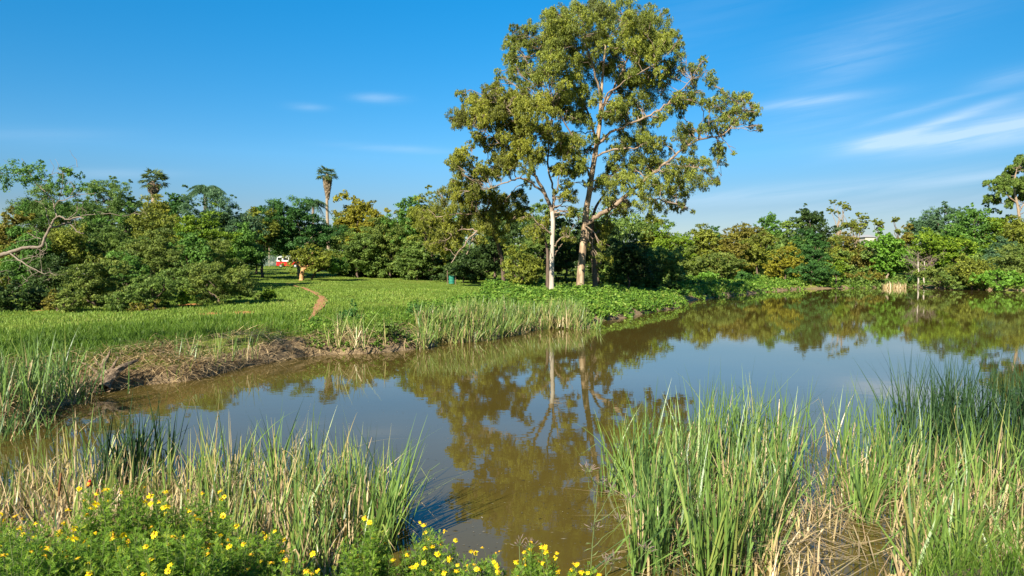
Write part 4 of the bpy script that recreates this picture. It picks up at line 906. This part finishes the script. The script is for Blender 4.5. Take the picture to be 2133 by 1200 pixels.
# straw matted on the eroded bank
n = 60000; x, y, d = scat(n, (-60, 870), (15.5, 34)); k = (d > -.15) & (d < np.where(y < 29, 2.5, 1.2))
x, y, d = x[k], y[k], d[k]; patch = .5 + .5 * np.sin(x * 1.1 + .6) * np.cos(y * .9 - x * .4); k = rng.random(len(x)) < .35 + .65 * patch; x, y, d = x[k], y[k], d[k]; m = len(x)
z = H(x, y, d) + rng.uniform(.0, .26, m) * sstep(d / .5)
az_ = rng.normal(-1.2, .9, m)
mb = MB(); ribbons(mb, np.column_stack([x, y, z]), np.column_stack([np.cos(az_), np.sin(az_), rng.normal(.12, .3, m)]), rng.uniform(.25, .8, m), rng.uniform(.014, .03, m), az_ + rng.normal(0, .6, m), rng.uniform(0, .5, m), 3, rng.beta(2, 2, m), droop=1.0)
mb.build('matted_straw', LM['straw'], kind='stuff', label='flattened dead reeds and straw matted on the eroded left bank', cat='straw')
blades('bank_weeds', 9000, (330, 860), (18, 36), (.1, 3.0), (.25, .6), (.015, .026), 'grass', 'green tufts sprouting through the straw of the left bank', .7, vmean=.4, vs=.3, dens=lambda x, y, d: np.where(x > -9.5, 1, .2) * (.5 + .5 * np.sin(x * 1.7)) ** 3)

# leafy creepers
def creepers(name, pts, r, n, ls, label, mat='creeper', fz=.8):
    mb = MB(); cluster_leaves(mb, pts, r, n, ls, .7, fz, sub=7, v0=np.clip(rng.normal(.45, .2, len(pts)), 0, 1), vs=.16, up=.7)
    return mb.build(name, LM[mat], kind='stuff', label=label, cat='ground cover')
def land_pts(n, pxr, Yr, dr, hr):
    x, y, d = scat(n, pxr, Yr); k = (d > dr[0]) & (d < dr[1]); x, y, d = x[k], y[k], d[k]
    return np.column_stack([x, y, H(x, y, d) + rng.uniform(hr[0], hr[1], len(x)) * (.4 + .6 * sstep(d / 3)) * (.55 + .6 * np.sin(x * .8) * np.sin(y * .37))])
P = land_pts(2300, (1010, 1430), (44, 76), (.15, 20), (.05, .65)); creepers('creeper_cover', P, .48, 46, .20, 'tangle of leafy green creepers around the foot of the gum trees')
P = land_pts(2200, (1380, 1890), (78, 128), (-.1, 18), (.05, .7)); creepers('far_bank_cover', P, .7, 34, .30, 'low bright green growth along the far bank')
P = land_pts(1300, (1760, 2180), (95, 135), (-.2, 12), (.05, .8)); creepers('far_right_cover', P, 1.0, 40, .38, 'dull green low growth under the far right waterside bushes', 'acacia')
P = land_pts(1500, (860, 1240), (33, 60), (.8, 9), (.1, .55)); creepers('bank_creepers', P, .34, 46, .13, 'green leafy weeds behind the reed fringe of the middle bank')
P = land_pts(500, (640, 900), (27, 36), (.2, 3.6), (.1, .5)); creepers('mid_bank_weeds', P, .28, 60, .09, 'bright leafy weeds on the bank left of the reed fringe')

# ------------------------------------------------------------------ reeds
def reeds(bases, hr, vfun, npl=(5, 8), spread=.045, lean=.10, wd=.022, foldp=.22, nseg=8, leanx=.04, mat='reed', mbx=None):
    mb = mbx or MB(); n = len(bases); k = rng.integers(npl[0], npl[1], n); idx = np.repeat(np.arange(n), k); m = len(idx)
    B = bases[idx] + np.column_stack([rng.normal(0, spread, (m, 2)), np.zeros(m)])
    h0 = rng.uniform(.8, 1.1, n)[idx]; h = rng.uniform(hr[0], hr[1], m) * h0
    v, dead = vfun(m); h = np.where(dead, h * rng.uniform(.45, .92, m), h)
    pl = rng.normal(0, .05, (n, 2))[idx]
    az_ = rng.uniform(0, 2 * pi, m); ln = np.abs(rng.normal(0, lean, m)) * np.where(dead, 1.6, 1)
    up = np.column_stack([np.cos(az_) * ln + leanx + pl[:, 0], np.sin(az_) * ln + pl[:, 1], np.ones(m)])
    fold = rng.random(m) < np.where(dead, foldp * 2.6, foldp); ft = rng.uniform(.4, .85, m)
    bend = np.abs(rng.normal(.08, .15, m)) * np.where(rng.random(m) < .18, 3.2, 1)
    ribbons(mb, B, up, h, rng.uniform(.7, 1.25, m) * wd, az_, bend, nseg, v, fold=fold, foldt=ft, tipw=.06)
    return mb
def poly_pts(pix, n, z=0.0):
    P = np.array([wz(a, b_, z) for a, b_ in pix]); lo, hi = P.min(0), P.max(0); out = []
    while sum(len(o_) for o_ in out) < n:
        q = rng.uniform(lo, hi, (n * 3, 2)); out.append(q[in_poly(q[:, 0], q[:, 1], P)])
    q = np.concatenate(out)[:n]
    # clumpiness
    c = q[rng.integers(0, n, max(6, n // 7))]; j = rng.integers(0, len(c), n); f = rng.uniform(0, .75, (n, 1)) * (rng.random((n, 1)) < .75)
    q = q + (c[j] - q) * 0 ; q = np.where(np.linalg.norm(c[j] - q, axis=1, keepdims=True) < .9, q + (c[j] - q) * f, q)
    return np.column_stack([q, np.maximum(H(q[:, 0], q[:, 1]), -.25)])
def vf(pd, gm=.28, gs=.12, dm=.82, ds=.08):
    def f(m):
        dead = rng.random(m) < pd
        return np.clip(np.where(dead, rng.normal(dm, ds, m), rng.normal(gm, gs, m)), .01, .99), dead
    return f
# left bed
mb = MB()
reeds(poly_pts([(430, 1190), (620, 1175), (800, 1125), (790, 1040), (660, 1000), (420, 985), (380, 1080)], 190), (1.0, 1.6), vf(.48, .38, .18), mbx=mb)
reeds(poly_pts([(150, 1100), (420, 1150), (440, 985), (250, 965), (100, 980)], 105), (.8, 1.35), vf(.64, .42, .14), mbx=mb)
reeds(poly_pts([(-160, 1090), (180, 1110), (160, 985), (-120, 960), (-250, 1000)], 110), (.6, 1.15), vf(.76, .42), mbx=mb)
reeds(poly_pts([(380, 1160), (640, 1160), (560, 1060), (200, 1040), (-100, 1060), (-120, 1130)], 260), (.5, 1.05), vf(.97), mbx=mb, lean=.14)
mb.build('reed_bed', LM['reed'], kind='stuff', label='dense bed of green and straw coloured reeds in the water at lower left', cat='reeds')
# right bed
mb = MB()
reeds(poly_pts([(1300, 1020), (1400, 950), (1560, 925), (1640, 940), (1650, 1060), (1600, 1200), (1360, 1210)], 150), (1.3, 2.1), vf(.26, .22, .13), mbx=mb)
reeds(poly_pts([(1560, 925), (1860, 935), (1890, 1060), (1650, 1060)], 50), (1.25, 1.95), vf(.4, .24), mbx=mb)
reeds(poly_pts([(1340, 1060), (1600, 1010), (1640, 1220), (1340, 1230)], 60), (.5, 1.1), vf(.95), mbx=mb, lean=.25, foldp=.2)
reeds(poly_pts([(1560, 1010), (1900, 1000), (1740, 1120), (1720, 1230), (1520, 1230)], 150), (.45, 1.05), vf(.95), mbx=mb, lean=.32, foldp=.22)
reeds(poly_pts([(1880, 1000), (2220, 980), (2220, 1180), (1850, 1150)], 95), (1.15, 1.8), vf(.48, .28), mbx=mb)
reeds(poly_pts([(1900, 1060), (2200, 1060), (2200, 1250), (1820, 1240)], 95), (.4, 1.0), vf(.8, .3), mbx=mb, lean=.2)
mb.build('reed_bed', LM['reed'], kind='stuff', label='tall stand of green reeds with fallen straw in the water at lower right', cat='reeds')
mb = reeds(poly_pts([(1860, 945), (2160, 915), (2260, 960), (1890, 1000)], 120), (1.8, 2.4), vf(.05, .3, .15, .9), mat='darkreed', lean=.09)
mb.build('dark_reed_stand', LM['darkreed'], kind='stuff', label='taller dark green reeds at the back of the lower right stand', cat='reeds')
# fallen stalks lying among the right reeds
q = poly_pts([(1330, 1060), (1900, 1010), (2100, 1100), (1900, 1210), (1330, 1230)], 420); q[:, 2] = rng.uniform(.01, .25, len(q)); m = len(q); az_ = rng.uniform(0, 2 * pi, m)
mb = MB(); ribbons(mb, q, np.column_stack([np.cos(az_), np.sin(az_), rng.normal(.02, .15, m)]), rng.uniform(.4, 1.3, m), .015, az_, rng.uniform(0, .3, m), 6, rng.uniform(.66, .99, m), droop=0)
mb.build('fallen_reed_stalks', LM['reed'], kind='stuff', label='broken straw coloured stalks lying between the lower right reeds', cat='reeds')
# separate clumps
def clump(label, px, py, n, h, v, rad=.16, mat='reed', spread=.05, lean=.12, leanx=.04, wd=.025, foldp=.18):
    x, y = wz(px, py); x, y = float(x), float(y); z = float(H(x, y)); z = max(z, -.2)
    root = empty('reed_clump', (x, y, max(z, 0)), label=label, cat='reed clump', group='separate clumps of reeds')
    q = np.column_stack([x + rng.normal(0, rad, n), y + rng.normal(0, rad, n), np.full(n, z)])
    mb = reeds(q, h, v, spread=spread, lean=lean, leanx=leanx, wd=wd, foldp=foldp); mb.build('blades', LM[mat], root)
clump('slim reed clump standing clear in open water right of the lower left bed', 818, 1098, 9, (1.1, 1.6), vf(.3), .09, leanx=.10)
clump('reed clump with long blades arching right over the open water', 770, 1150, 14, (1.2, 1.8), vf(.25), .12, leanx=.14, foldp=.3)
clump('front reed clump rooted beside the flowers left of the open water', 640, 1200, 16, (.9, 1.4), vf(.35), .15)
clump('bluish dark reed clump in the middle of the lower left bed', 290, 1000, 20, (1.2, 1.7), vf(.02, .2), .22, mat='darkreed')
clump('thin reed clump at the left end of the lower right stand', 1298, 1030, 11, (1.2, 1.6), vf(.1), .11)
clump('low reed clump in the water at the bottom left of the right stand', 1345, 1190, 12, (1.2, 1.6), vf(.15), .12)
clump('upright narrow reed clump between the right stand and the dark reeds', 1795, 1085, 14, (1.3, 1.75), vf(.12), .10)
clump('front green reed clump at the bottom of the right stand', 1490, 1215, 16, (1.3, 1.8), vf(.1), .14)
clump('front reed clump with long tilted blades near the bottom right corner', 1950, 1235, 12, (1.0, 1.5), vf(.05, .32), .18, lean=.3)
clump('broad reed clump on the left edge where the bank meets the water', 15, 880, 46, (1.1, 1.7), vf(.12, .22), .8, lean=.16, wd=.024)
clump('low dark reed clump at the very left edge, nearest the water', -10, 905, 40, (.6, 1.1), vf(.2, .15), .8, lean=.2, wd=.022)
clump('reed clump on the left edge leaning over the bank, with drooping blades', 70, 862, 44, (.9, 1.35), vf(.15, .16), .7, mat='reed', lean=.24, leanx=.25, wd=.024, foldp=.3)
# reed fringe on the middle bank
x, y, d = scat(5200, (868, 1222), (30, 46)); k = (d > -.35) & (d < 2.1); q = np.column_stack([x[k], y[k], np.maximum(H(x[k], y[k], d[k]), -.1)])
q = q[rng.random(len(q)) < .75][:900]
mb = reeds(q, (.75, 1.35), vf(.42, .34, .12, .80, .08), npl=(5, 9), wd=.034, lean=.26, nseg=5, foldp=.2); mb.build('reed_fringe', LM['reed'], kind='stuff', label='fringe of green and straw coloured reeds along the middle bank', cat='reeds')
clump('bright straw coloured tuft at the right end of the middle reed fringe', 1165, 683, 34, (1.0, 1.5), vf(.85), .9, wd=.04, lean=.12)
clump('arching green tuft at the far right tip of the middle reed fringe', 1205, 685, 26, (.8, 1.3), vf(.2, .35), .7, wd=.04, lean=.5, leanx=.2, foldp=.3)
clump('pale dead reed tuft at the far waterline below the bright green oval tree', 1858, 600, 36, (1.2, 1.9), vf(.97), .9, wd=.09, lean=.12)
clump('upright grass tuft beside the small stone at the waterline', 905, 722, 5, (.7, 1.0), vf(.1, .4), .12, wd=.03)
clump('green tuft growing from the straw in the middle of the eroded bank', 395, 780, 12, (.7, 1.1), vf(.2, .25), .5, wd=.022, lean=.25)
clump('wiry tuft at the right end of the eroded bank straw', 480, 765, 12, (.8, 1.2), vf(.4, .3), .5, wd=.022, lean=.25)
clump('tall pale grass tuft on the bank right of the eroded straw', 735, 736, 26, (1.1, 1.8), vf(.6, .45), .5, wd=.028, lean=.34, leanx=-.1)
# mid-bank shrubs
T('shrub', 'dark green leafy shrub on the bank at the right of the path end', 'bush', 'weed', 728, 628, 700, 34, 33.5, trunkless=True, dens=.8)
T('shrub', 'dark tangled bush between the pale grass tuft and the reed fringe', 'bush', 'acacia', 790, 668, 732, 62, 30.8, trunkless=True, dens=.9)
T('shrub', 'small dark bush behind the left part of the reed fringe', 'bush', 'acacia', 962, 628, 672, 24, 42, trunkless=True)
T('shrub', 'small yellow flecked weed bush left of the reed fringe', 'bush', 'weed', 866, 632, 668, 22, 38, trunkless=True)
T('shrub', 'rounded dark shrub on the bank in front of the white gum trunk', 'bush', 'green', 1050, 606, 640, 40, 54, trunkless=True)
T('shrub', 'dark leafy patch standing for the gum crown shadow close to the far water', 'bush', 'dark', 1455, 588, 612, 30, 92, trunkless=True)  # dark leaf colour stands in for the gum crown's shadow on the bank
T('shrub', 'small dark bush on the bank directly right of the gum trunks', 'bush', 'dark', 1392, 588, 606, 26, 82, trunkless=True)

# ------------------------------------------------------------------ driftwood root and stone
x0, y0 = wz(215, 812); z0 = .1; root = empty('driftwood_root', (x0, y0, 0), label='grey torn root stump lying on the eroded left bank', cat='driftwood')
def bp(px, py, Yv): return at(px, py, Yv)
mb = MB(); P = smoothline([bp(215, 812, 20.4), bp(232, 785, 20.9), bp(255, 765, 21.2), bp(290, 748, 21.8)], 14); tube(mb, P, np.interp(np.linspace(0, 1, 14), [0, .3, .7, 1], [.16, .13, .09, .02]), 10, wob=.14); mb.build('log', BARK['drift'], root)
for pts, rr in (([bp(228, 785, 21), bp(215, 768, 21), bp(222, 748, 21.1), bp(229, 730, 21.2)], (.12, .10, .07, .015)), ([bp(222, 790, 20.9), bp(200, 775, 20.9), bp(180, 762, 20.8), bp(165, 752, 20.8)], (.09, .06, .04, .01)),
                ([bp(220, 795, 20.8), bp(195, 790, 20.7), bp(170, 800, 20.5), bp(155, 806, 20.4)], (.09, .07, .05, .02)), ([bp(226, 775, 21), bp(240, 758, 21.1), bp(244, 742, 21.2)], (.08, .05, .015)), ([bp(220, 800, 20.6), bp(205, 810, 20.4), bp(190, 818, 20.3)], (.09, .07, .03)), ([bp(216, 770, 21), bp(203, 757, 21), bp(196, 745, 21)], (.05, .035, .01))):
    mb = MB(); P = smoothline(pts, 9); P[1:-1] += rng.normal(size=(7, 3)) * .02; tube(mb, P, .75 * np.interp(np.linspace(0, 1, 9), np.linspace(0, 1, len(rr)), rr), 7, wob=.15); mb.build('root_prong', BARK['drift'], root)
x0, y0 = wz(890, 722); mb = MB(); n = 10
tube(mb, [[x0 - .34, y0, .02], [x0 - .28, y0, .05], [x0 - .1, y0, .07], [x0 + .12, y0, .06], [x0 + .27, y0, .03], [x0 + .32, y0, .01]], [.01, .13, .20, .19, .10, .01], 10, wob=.10)
o = mb.build('stone', stdmat('wet_grey_stone', [(.3, (.10, .09, .08)), (.7, (.26, .23, .20))], scale=12), smooth=True); tag(o, 'small rounded grey stone at the waterline left of the reed fringe', 'stone')

# floating bits on the water
n = 2600; px = np.where(rng.random(n) < .35, rng.uniform(700, 1350, n), rng.uniform(-20, 2133, n)); py = 650 + 550 * rng.random(n) ** .8; q = np.array([wz(a, b_) for a, b_ in zip(px, py)]); q = np.column_stack([q, np.full(n, .006)])
m = len(q); L_ = rng.uniform(.008, .05, m) * np.where(rng.random(m) < .06, 2.2, 1)
mb = MB(); leaves(mb, q, np.tile([0, 0, 1.], (m, 1)) + rng.normal(0, .04, (m, 3)), L_, L_ * .3, rng.random(m), np.column_stack([rng.normal(0, 1, m), rng.normal(0, .5, m), np.zeros(m)]), cup=0)
mb.build('floating_debris', leafmat('dark_wet_leaf', [(.02, .018, .01), (.06, .05, .03), (.3, .26, .18)], trans=0), kind='stuff', label='specks of leaf litter floating on the open water', cat='debris')
# ------------------------------------------------------------------ yellow daisy bushes on the near bank
PET = leafmat('yellow_petal', [(.75, .52, .004), (.85, .64, .006), (.88, .70, .02)], trans=.25, rough=.5); DISC = flat('orange_flower_centre', (.62, .30, .01), .8, var=.2, sc_=60)
def flower_mesh(k):
    mb = MB(); n = 13 - k % 3; a = np.arange(n) * 2 * pi / n + rng.normal(0, .06, n); dr = rng.uniform(-.35, .35, n) - (.15 * k)
    ax = np.column_stack([np.cos(a), np.sin(a), dr]); Ls = rng.uniform(.019, .025, n)
    nr = np.column_stack([-np.cos(a) * dr, -np.sin(a) * dr, np.ones(n)])
    b0 = ax * .005; tip = unit(ax) * Ls[:, None]; sd = np.column_stack([-np.sin(a), np.cos(a), np.zeros(n)]); w = .0042
    V = np.stack([b0 - sd * w * .5, b0 + sd * w * .5, tip * .65 + sd * w, tip * .65 - sd * w, tip + sd * w * .4, tip - sd * w * .4], 1)
    q = np.array([[0, 1, 2, 3], [3, 2, 4, 5]]); mb.add(V.reshape(-1, 3), (np.arange(n)[:, None, None] * 6 + q).reshape(-1, 4), np.repeat(rng.random(n), 2))
    me = mb.mesh('flower', PET)
    d = MB(); zz = [0.0, .002, .005, .0065]; rr = [.0085, .009, .006, .001]; tube(d, [[0, 0, z] for z in zz], rr, 9); return me, d.mesh('flower_centre', DISC, smooth=True)
FL = [flower_mesh(k) for k in range(4)]
def bushmesh(x, y, z, w, dpt, h, nst, fl, nfl):
    """stems with whorls of lobed leaves; returns leaf mb, stem mb, flower spots"""
    lm, sm = MB(), MB(); spots = []
    a = rng.uniform(0, 2 * pi, nst); rr = np.sqrt(rng.random(nst))
    ex, ey = np.cos(a) * rr * w, np.sin(a) * rr * dpt; hh = h * (1 - .35 * rr ** 2) * rng.uniform(.75, 1.1, nst)
    for k in range(nst):
        P = smoothline([[x + ex[k] * .45, y + ey[k] * .45, z - .05], [x + ex[k] * .75, y + ey[k] * .75, z + hh[k] * .5], [x + ex[k] + rng.normal(0, .02), y + ey[k], z + hh[k]]], 9)
        tube(sm, P, np.linspace(.005, .0022, 9), 4)
        m = int(34 * max(.6, h / .7)); t = np.linspace(.30, 1, m) ** .8
        Q = np.column_stack([np.interp(t, np.linspace(0, 1, 9), P[:, i]) for i in range(3)])
        az_ = np.arange(m) * 2.4 + rng.uniform(0, 6); el_ = np.interp(t, [.3, .9, 1], [.1, .55, 1.1]) + rng.normal(0, .25, m)
        ax = np.column_stack([np.cos(az_) * np.cos(el_), np.sin(az_) * np.cos(el_), np.sin(el_)]); Ls = rng.uniform(.045, .075, m) * np.interp(t, [.3, .9, 1], [1, 1, .6])
        nr = np.column_stack([-np.cos(az_) * np.sin(el_), -np.sin(az_) * np.sin(el_), np.cos(el_)]) + rng.normal(0, .25, (m, 3)); nr = unit(nr)
        v = np.clip(rng.normal(.45, .16, m) + np.interp(t, [.3, 1], [-.15, .2]), 0, .99)
        leaves(lm, Q + ax * Ls[:, None] * .5, nr, Ls, Ls * .15, v, ax, cup=.12)
        sd = unit(np.cross(nr, ax))
        for f in (.40, .62, .82):
            for s in (-1, 1):
                ax2 = ax * .75 + sd * s * .75; l2 = Ls * .34 * (1.15 - .3 * f)
                leaves(lm, Q + ax * (Ls * f)[:, None] + unit(ax2) * l2[:, None] * .5, nr, l2, l2 * .36, v, ax2, cup=.05)
    ks = rng.choice(nst, min(nfl, nst), replace=False) if nfl else []
    for k in ks:
        b0 = np.array([x + ex[k], y + ey[k], z + hh[k] - .03]); tp = b0 + np.array([rng.normal(0, .03), rng.normal(-.01, .03), rng.uniform(.06, .15)])
        tube(sm, limb(b0, tp, 4, .05, .03), [.0017] * 4, 4); spots.append(tp)
    return lm, sm, spots
def daisy(label, x, y, w, dpt, h, nst, nfl):
    z = float(H(x, y)); root = empty('daisy_bush', (x, y, z), label=label, cat='flower bush', group='yellow daisy bushes')
    lm, sm, sp = bushmesh(x, y, z, w, dpt, h, nst, None, nfl)
    lm.build('foliage', LM['daisyleaf'], root); sm.build('stems', BARK['twig'], root)
    for k, s in enumerate(sp):
        me, dc = FL[rng.integers(0, 4)]
        f = bpy.data.objects.new('flower', me); COL.objects.link(f); f.parent = root; f.location = tuple(s - np.array(root.location))
        f.rotation_euler = (rng.normal(.35, .4), rng.normal(-.15, .35), rng.uniform(0, 6.3)); sc_ = rng.uniform(.85, 1.35); f.scale = (sc_,) * 3
        g = bpy.data.objects.new('flower_centre', dc); COL.objects.link(g); g.parent = f; g.location = (0, 0, .0015)
def dx(px, Y): return (px - CX) / F * Y
for lab, px, Y, w, dp, h, ns, nf in [
 ('yellow daisy bush in the bottom left corner', 20, 4.7, .42, .35, .62, 70, 8), ('yellow daisy bush second from the left along the bottom edge', 170, 4.9, .42, .35, .60, 70, 9),
 ('yellow daisy bush along the bottom edge below the bushes with most flowers', 330, 4.8, .42, .35, .62, 70, 10), ('yellow daisy bush filling the left end of the back row', 30, 6.0, .5, .4, .72, 70, 12),
 ('tallest yellow daisy bush, in front of the straw reeds on the left', 235, 6.0, .46, .4, .95, 84, 15), ('yellow daisy bush with a rounded top right of the tallest daisy bush', 385, 6.1, .42, .38, .90, 76, 14),
 ('yellow daisy bush at the right end of the left row, against the reeds', 505, 5.6, .34, .34, .66, 60, 13), ('low yellow daisy bush below the dark gap in the left reeds', 600, 5.2, .28, .3, .38, 34, 7),
 ('low yellow daisy bush at the foot of the front reed clump', 760, 6.1, .22, .25, .42, 34, 4), ('yellow daisy bush left of centre on the bottom edge, flowers raised over the water', 895, 6.2, .30, .3, .42, 44, 14),
 ('yellow daisy bush at the bottom centre, just left of the purple seed heads', 1010, 6.0, .26, .28, .24, 30, 14), ('yellow daisy bush on the bottom edge right of centre', 1120, 6.1, .27, .28, .34, 36, 14),
 ('smallest yellow daisy bush, with few flowers left of the tall weed', 1215, 6.0, .18, .2, .20, 16, 5)]:
    left = px < 620
    daisy(lab, dx(px, Y), Y, w * 1.08, dp * 1.1, h + (.10 if left else .38), int(ns * (1.35 if left else 1.5)), int(nf * 1.7))

# ------------------------------------------------------------------ tall weeds with mauve seed heads
MAU = flat('mauve_seed_head', (.17, .12, .10), .9, var=.3, sc_=80)
def weed(label, px, Y, ybase, tops):
    x = dx(px, Y); z = float(H(x, Y)); root = empty('tall_weed', (x, Y, z), label=label, cat='weed'); sm = MB()
    j0 = at(tops[0][0], tops[0][1], Y); base = np.array([x, Y, z - .05]); mid = base + (j0 - base) * .55
    trunk_ = smoothline([base, mid + [-.01, 0, 0], j0], 12); tube(sm, trunk_, np.linspace(.006, .003, 12), 5)
    for k, (a, b_, f) in enumerate(tops):
        e = at(a, b_, Y + rng.normal(0, .06)); s = trunk_[int(f * 11)]
        tube(sm, limb(s, e, 6, .02, .03), np.linspace(.004, .002, 6), 4)
        hm = MB()
        for q in range(13):
            d = unit(np.array([rng.normal(0, .6), rng.normal(0, .5), rng.uniform(.3, 1)])); p0 = e + d * .012; p1 = e + d * rng.uniform(.05, .10)
            lp = limb(p0, p1, 5, .05, .04); tube(sm, lp, [.0015] * 5, 3); tube(hm, limb(lp[2], p1 + d * .012, 5, 0, .02), [.0015, .003, .0034, .003, .001], 5)
        hm.build('seed_head', MAU, root)
    m = 9; t = rng.uniform(.1, .7, m); Q = np.column_stack([np.interp(t, np.linspace(0, 1, 12), trunk_[:, i]) for i in range(3)]); ax = rng.normal(size=(m, 3)); ax[:, 2] = np.abs(ax[:, 2]) * .6
    leaves(sm, Q + unit(ax) * .04, rng.normal(size=(m, 3)) + [0, 0, 1], .09, .014, .5, ax); sm.build('stem', BARK['twig'], root)
weed('tall weed with mauve seed heads in front of the left end of the right reeds', 1225, 6.3, 1200, [(1245, 1010, 1), (1225, 985, .9), (1278, 1030, .8), (1290, 1090, .6), (1238, 1105, .55), (1310, 1045, .75)])
weed('short weed with mauve seed heads above the bottom centre daisies', 1095, 6.2, 1200, [(1082, 1138, 1), (1108, 1142, .8)])
weed('weed with mauve seed heads low down at the foot of the tall weed', 1270, 6.0, 1200, [(1262, 1178, 1), (1280, 1170, .9), (1345, 1150, .5)])

# ------------------------------------------------------------------ small red bird on a reed
YB2 = 8.1; c = at(186, 1008, YB2)
root = empty('bird', c - np.array([0, 0, .05]), label='tiny red and orange bird perched on a stalk among the lower left reeds', cat='bird')
OR, t = newmat('red_to_orange_plumage'); tcn = tn('ShaderNodeTexCoord'); sp = tn('ShaderNodeSeparateXYZ'); t.links.new(tcn.outputs['Object'], sp.inputs[0])
nn = tn('ShaderNodeTexNoise', Scale=160.0); ad = tn('ShaderNodeMath', operation='MULTIPLY_ADD'); t.links.new(nn.outputs[0], ad.inputs[0]); ad.inputs[1].default_value = .012; t.links.new(sp.outputs[2], ad.inputs[2])
mr = tn('ShaderNodeMapRange'); t.links.new(ad.outputs[0], mr.inputs[0]); mr.inputs[1].default_value = .02; mr.inputs[2].default_value = .11
cc = ramp(t, [(0, (.03, .02, .02)), (.14, (.05, .02, .01)), (.22, (.75, .22, .02)), (.60, (.85, .26, .02)), (.68, (.65, .02, .01)), (.9, (.55, .012, .01)), (1, (.03, .015, .01))], mr.outputs[0])
p = tn('ShaderNodeBsdfPrincipled', Roughness=.8); t.links.new(cc, p.inputs['Base Color']); o = tn('ShaderNodeOutputMaterial'); t.links.new(p.outputs[0], o.inputs[0])
mb = MB(); sp_ = np.array([[-.034, 0, -.052], [-.026, 0, -.040], [-.018, 0, -.028], [-.008, 0, -.012], [0, 0, .004], [.006, -.001, .018], [.010, -.003, .028], [.012, -.006, .036], [.013, -.010, .043], [.013, -.012, .047]]) + c
tube(mb, sp_, [.004, .006, .011, .019, .023, .019, .0145, .0145, .010, .001], 12); mb.build('body', OR, root, smooth=True)
mb = MB(); tube(mb, [c + [.013, -.020, .036], c + [.014, -.028, .035], c + [.014, -.035, .033]], [.0045, .003, .0006], 7); mb.build('beak', flat('black_beak', (.02, .02, .02), .3), root)
BR = flat('brown_wing_feathers', (.10, .05, .025), .8, var=.4, sc_=90)
for s in (-1, 1):
    mb = MB(); w_ = c + np.array([s * .019, .004, .008]); tube(mb, [w_, w_ + [s * .003, .004, -.012], w_ + [-.008, .006, -.034], w_ + [-.018, .006, -.050]], [.004, .009, .007, .001], 8); mb.build('wing', BR, root, smooth=True)
    mb = MB(); tube(mb, [c + [s * .006, -.004, -.016], c + [s * .006, -.006, -.036], c + [s * .004 + .004, -.004, -.044]], [.0022, .0014, .0014], 5); mb.build('leg', flat('dusky_leg', (.12, .07, .05), .6), root)
    mb = MB(); e_ = c + np.array([.012 + s * .012, -.010, .038]); tube(mb, [e_ - [s * .001, 0, 0], e_, e_ + [s * .0012, 0, 0]], [.0004, .0018, .0004], 8); mb.build('eye', GLS, root)
mb = MB(); b0 = np.array([c[0] - .02, YB2 + .01, 0.0]); tube(mb, smoothline([b0, b0 + [.0, -.005, c[2] * .5], c + [.006, -.004, -.044], c + [.03, .0, .06]], 12), np.linspace(.006, .003, 12), 6)
o = mb.build('perch_stalk', BARK['tan'], smooth=True); tag(o, 'leaning dry stalk that carries the tiny red and orange bird', 'stalk')

# ------------------------------------------------------------------ two brown cattail heads
CAT = flat('brown_cattail_head', (.16, .07, .025), .9, var=.25, sc_=60)
for lab, px, py, Yc, tx, ty in (('upright brown cattail head among the straw reeds at the left edge', 122, 1040, 7.6, 127, 985), ('tilted brown cattail head pointing down right of the tiny red bird', 192, 1055, 7.4, 205, 1018)):
    p0 = at(px, py, Yc); p1 = at(tx, ty, Yc); root = empty('cattail', (p0[0], Yc, 0), label=lab, cat='cattail')
    mb = MB(); tube(mb, smoothline([[p0[0] - .02, Yc, -.1], [p0[0] - .01, Yc, p0[2] * .6], p0, p1 + (p1 - p0) * .35], 12), np.linspace(.005, .002, 12), 5); mb.build('stalk', BARK['tan'], root)
    mb = MB(); m_ = p0 + (p1 - p0) * .1; tube(mb, [m_, m_ + (p1 - m_) * .03, m_ + (p1 - m_) * .5, m_ + (p1 - m_) * .97, p1], [.002, .011, .013, .011, .002], 10); mb.build('seed_head', CAT, root, smooth=True)
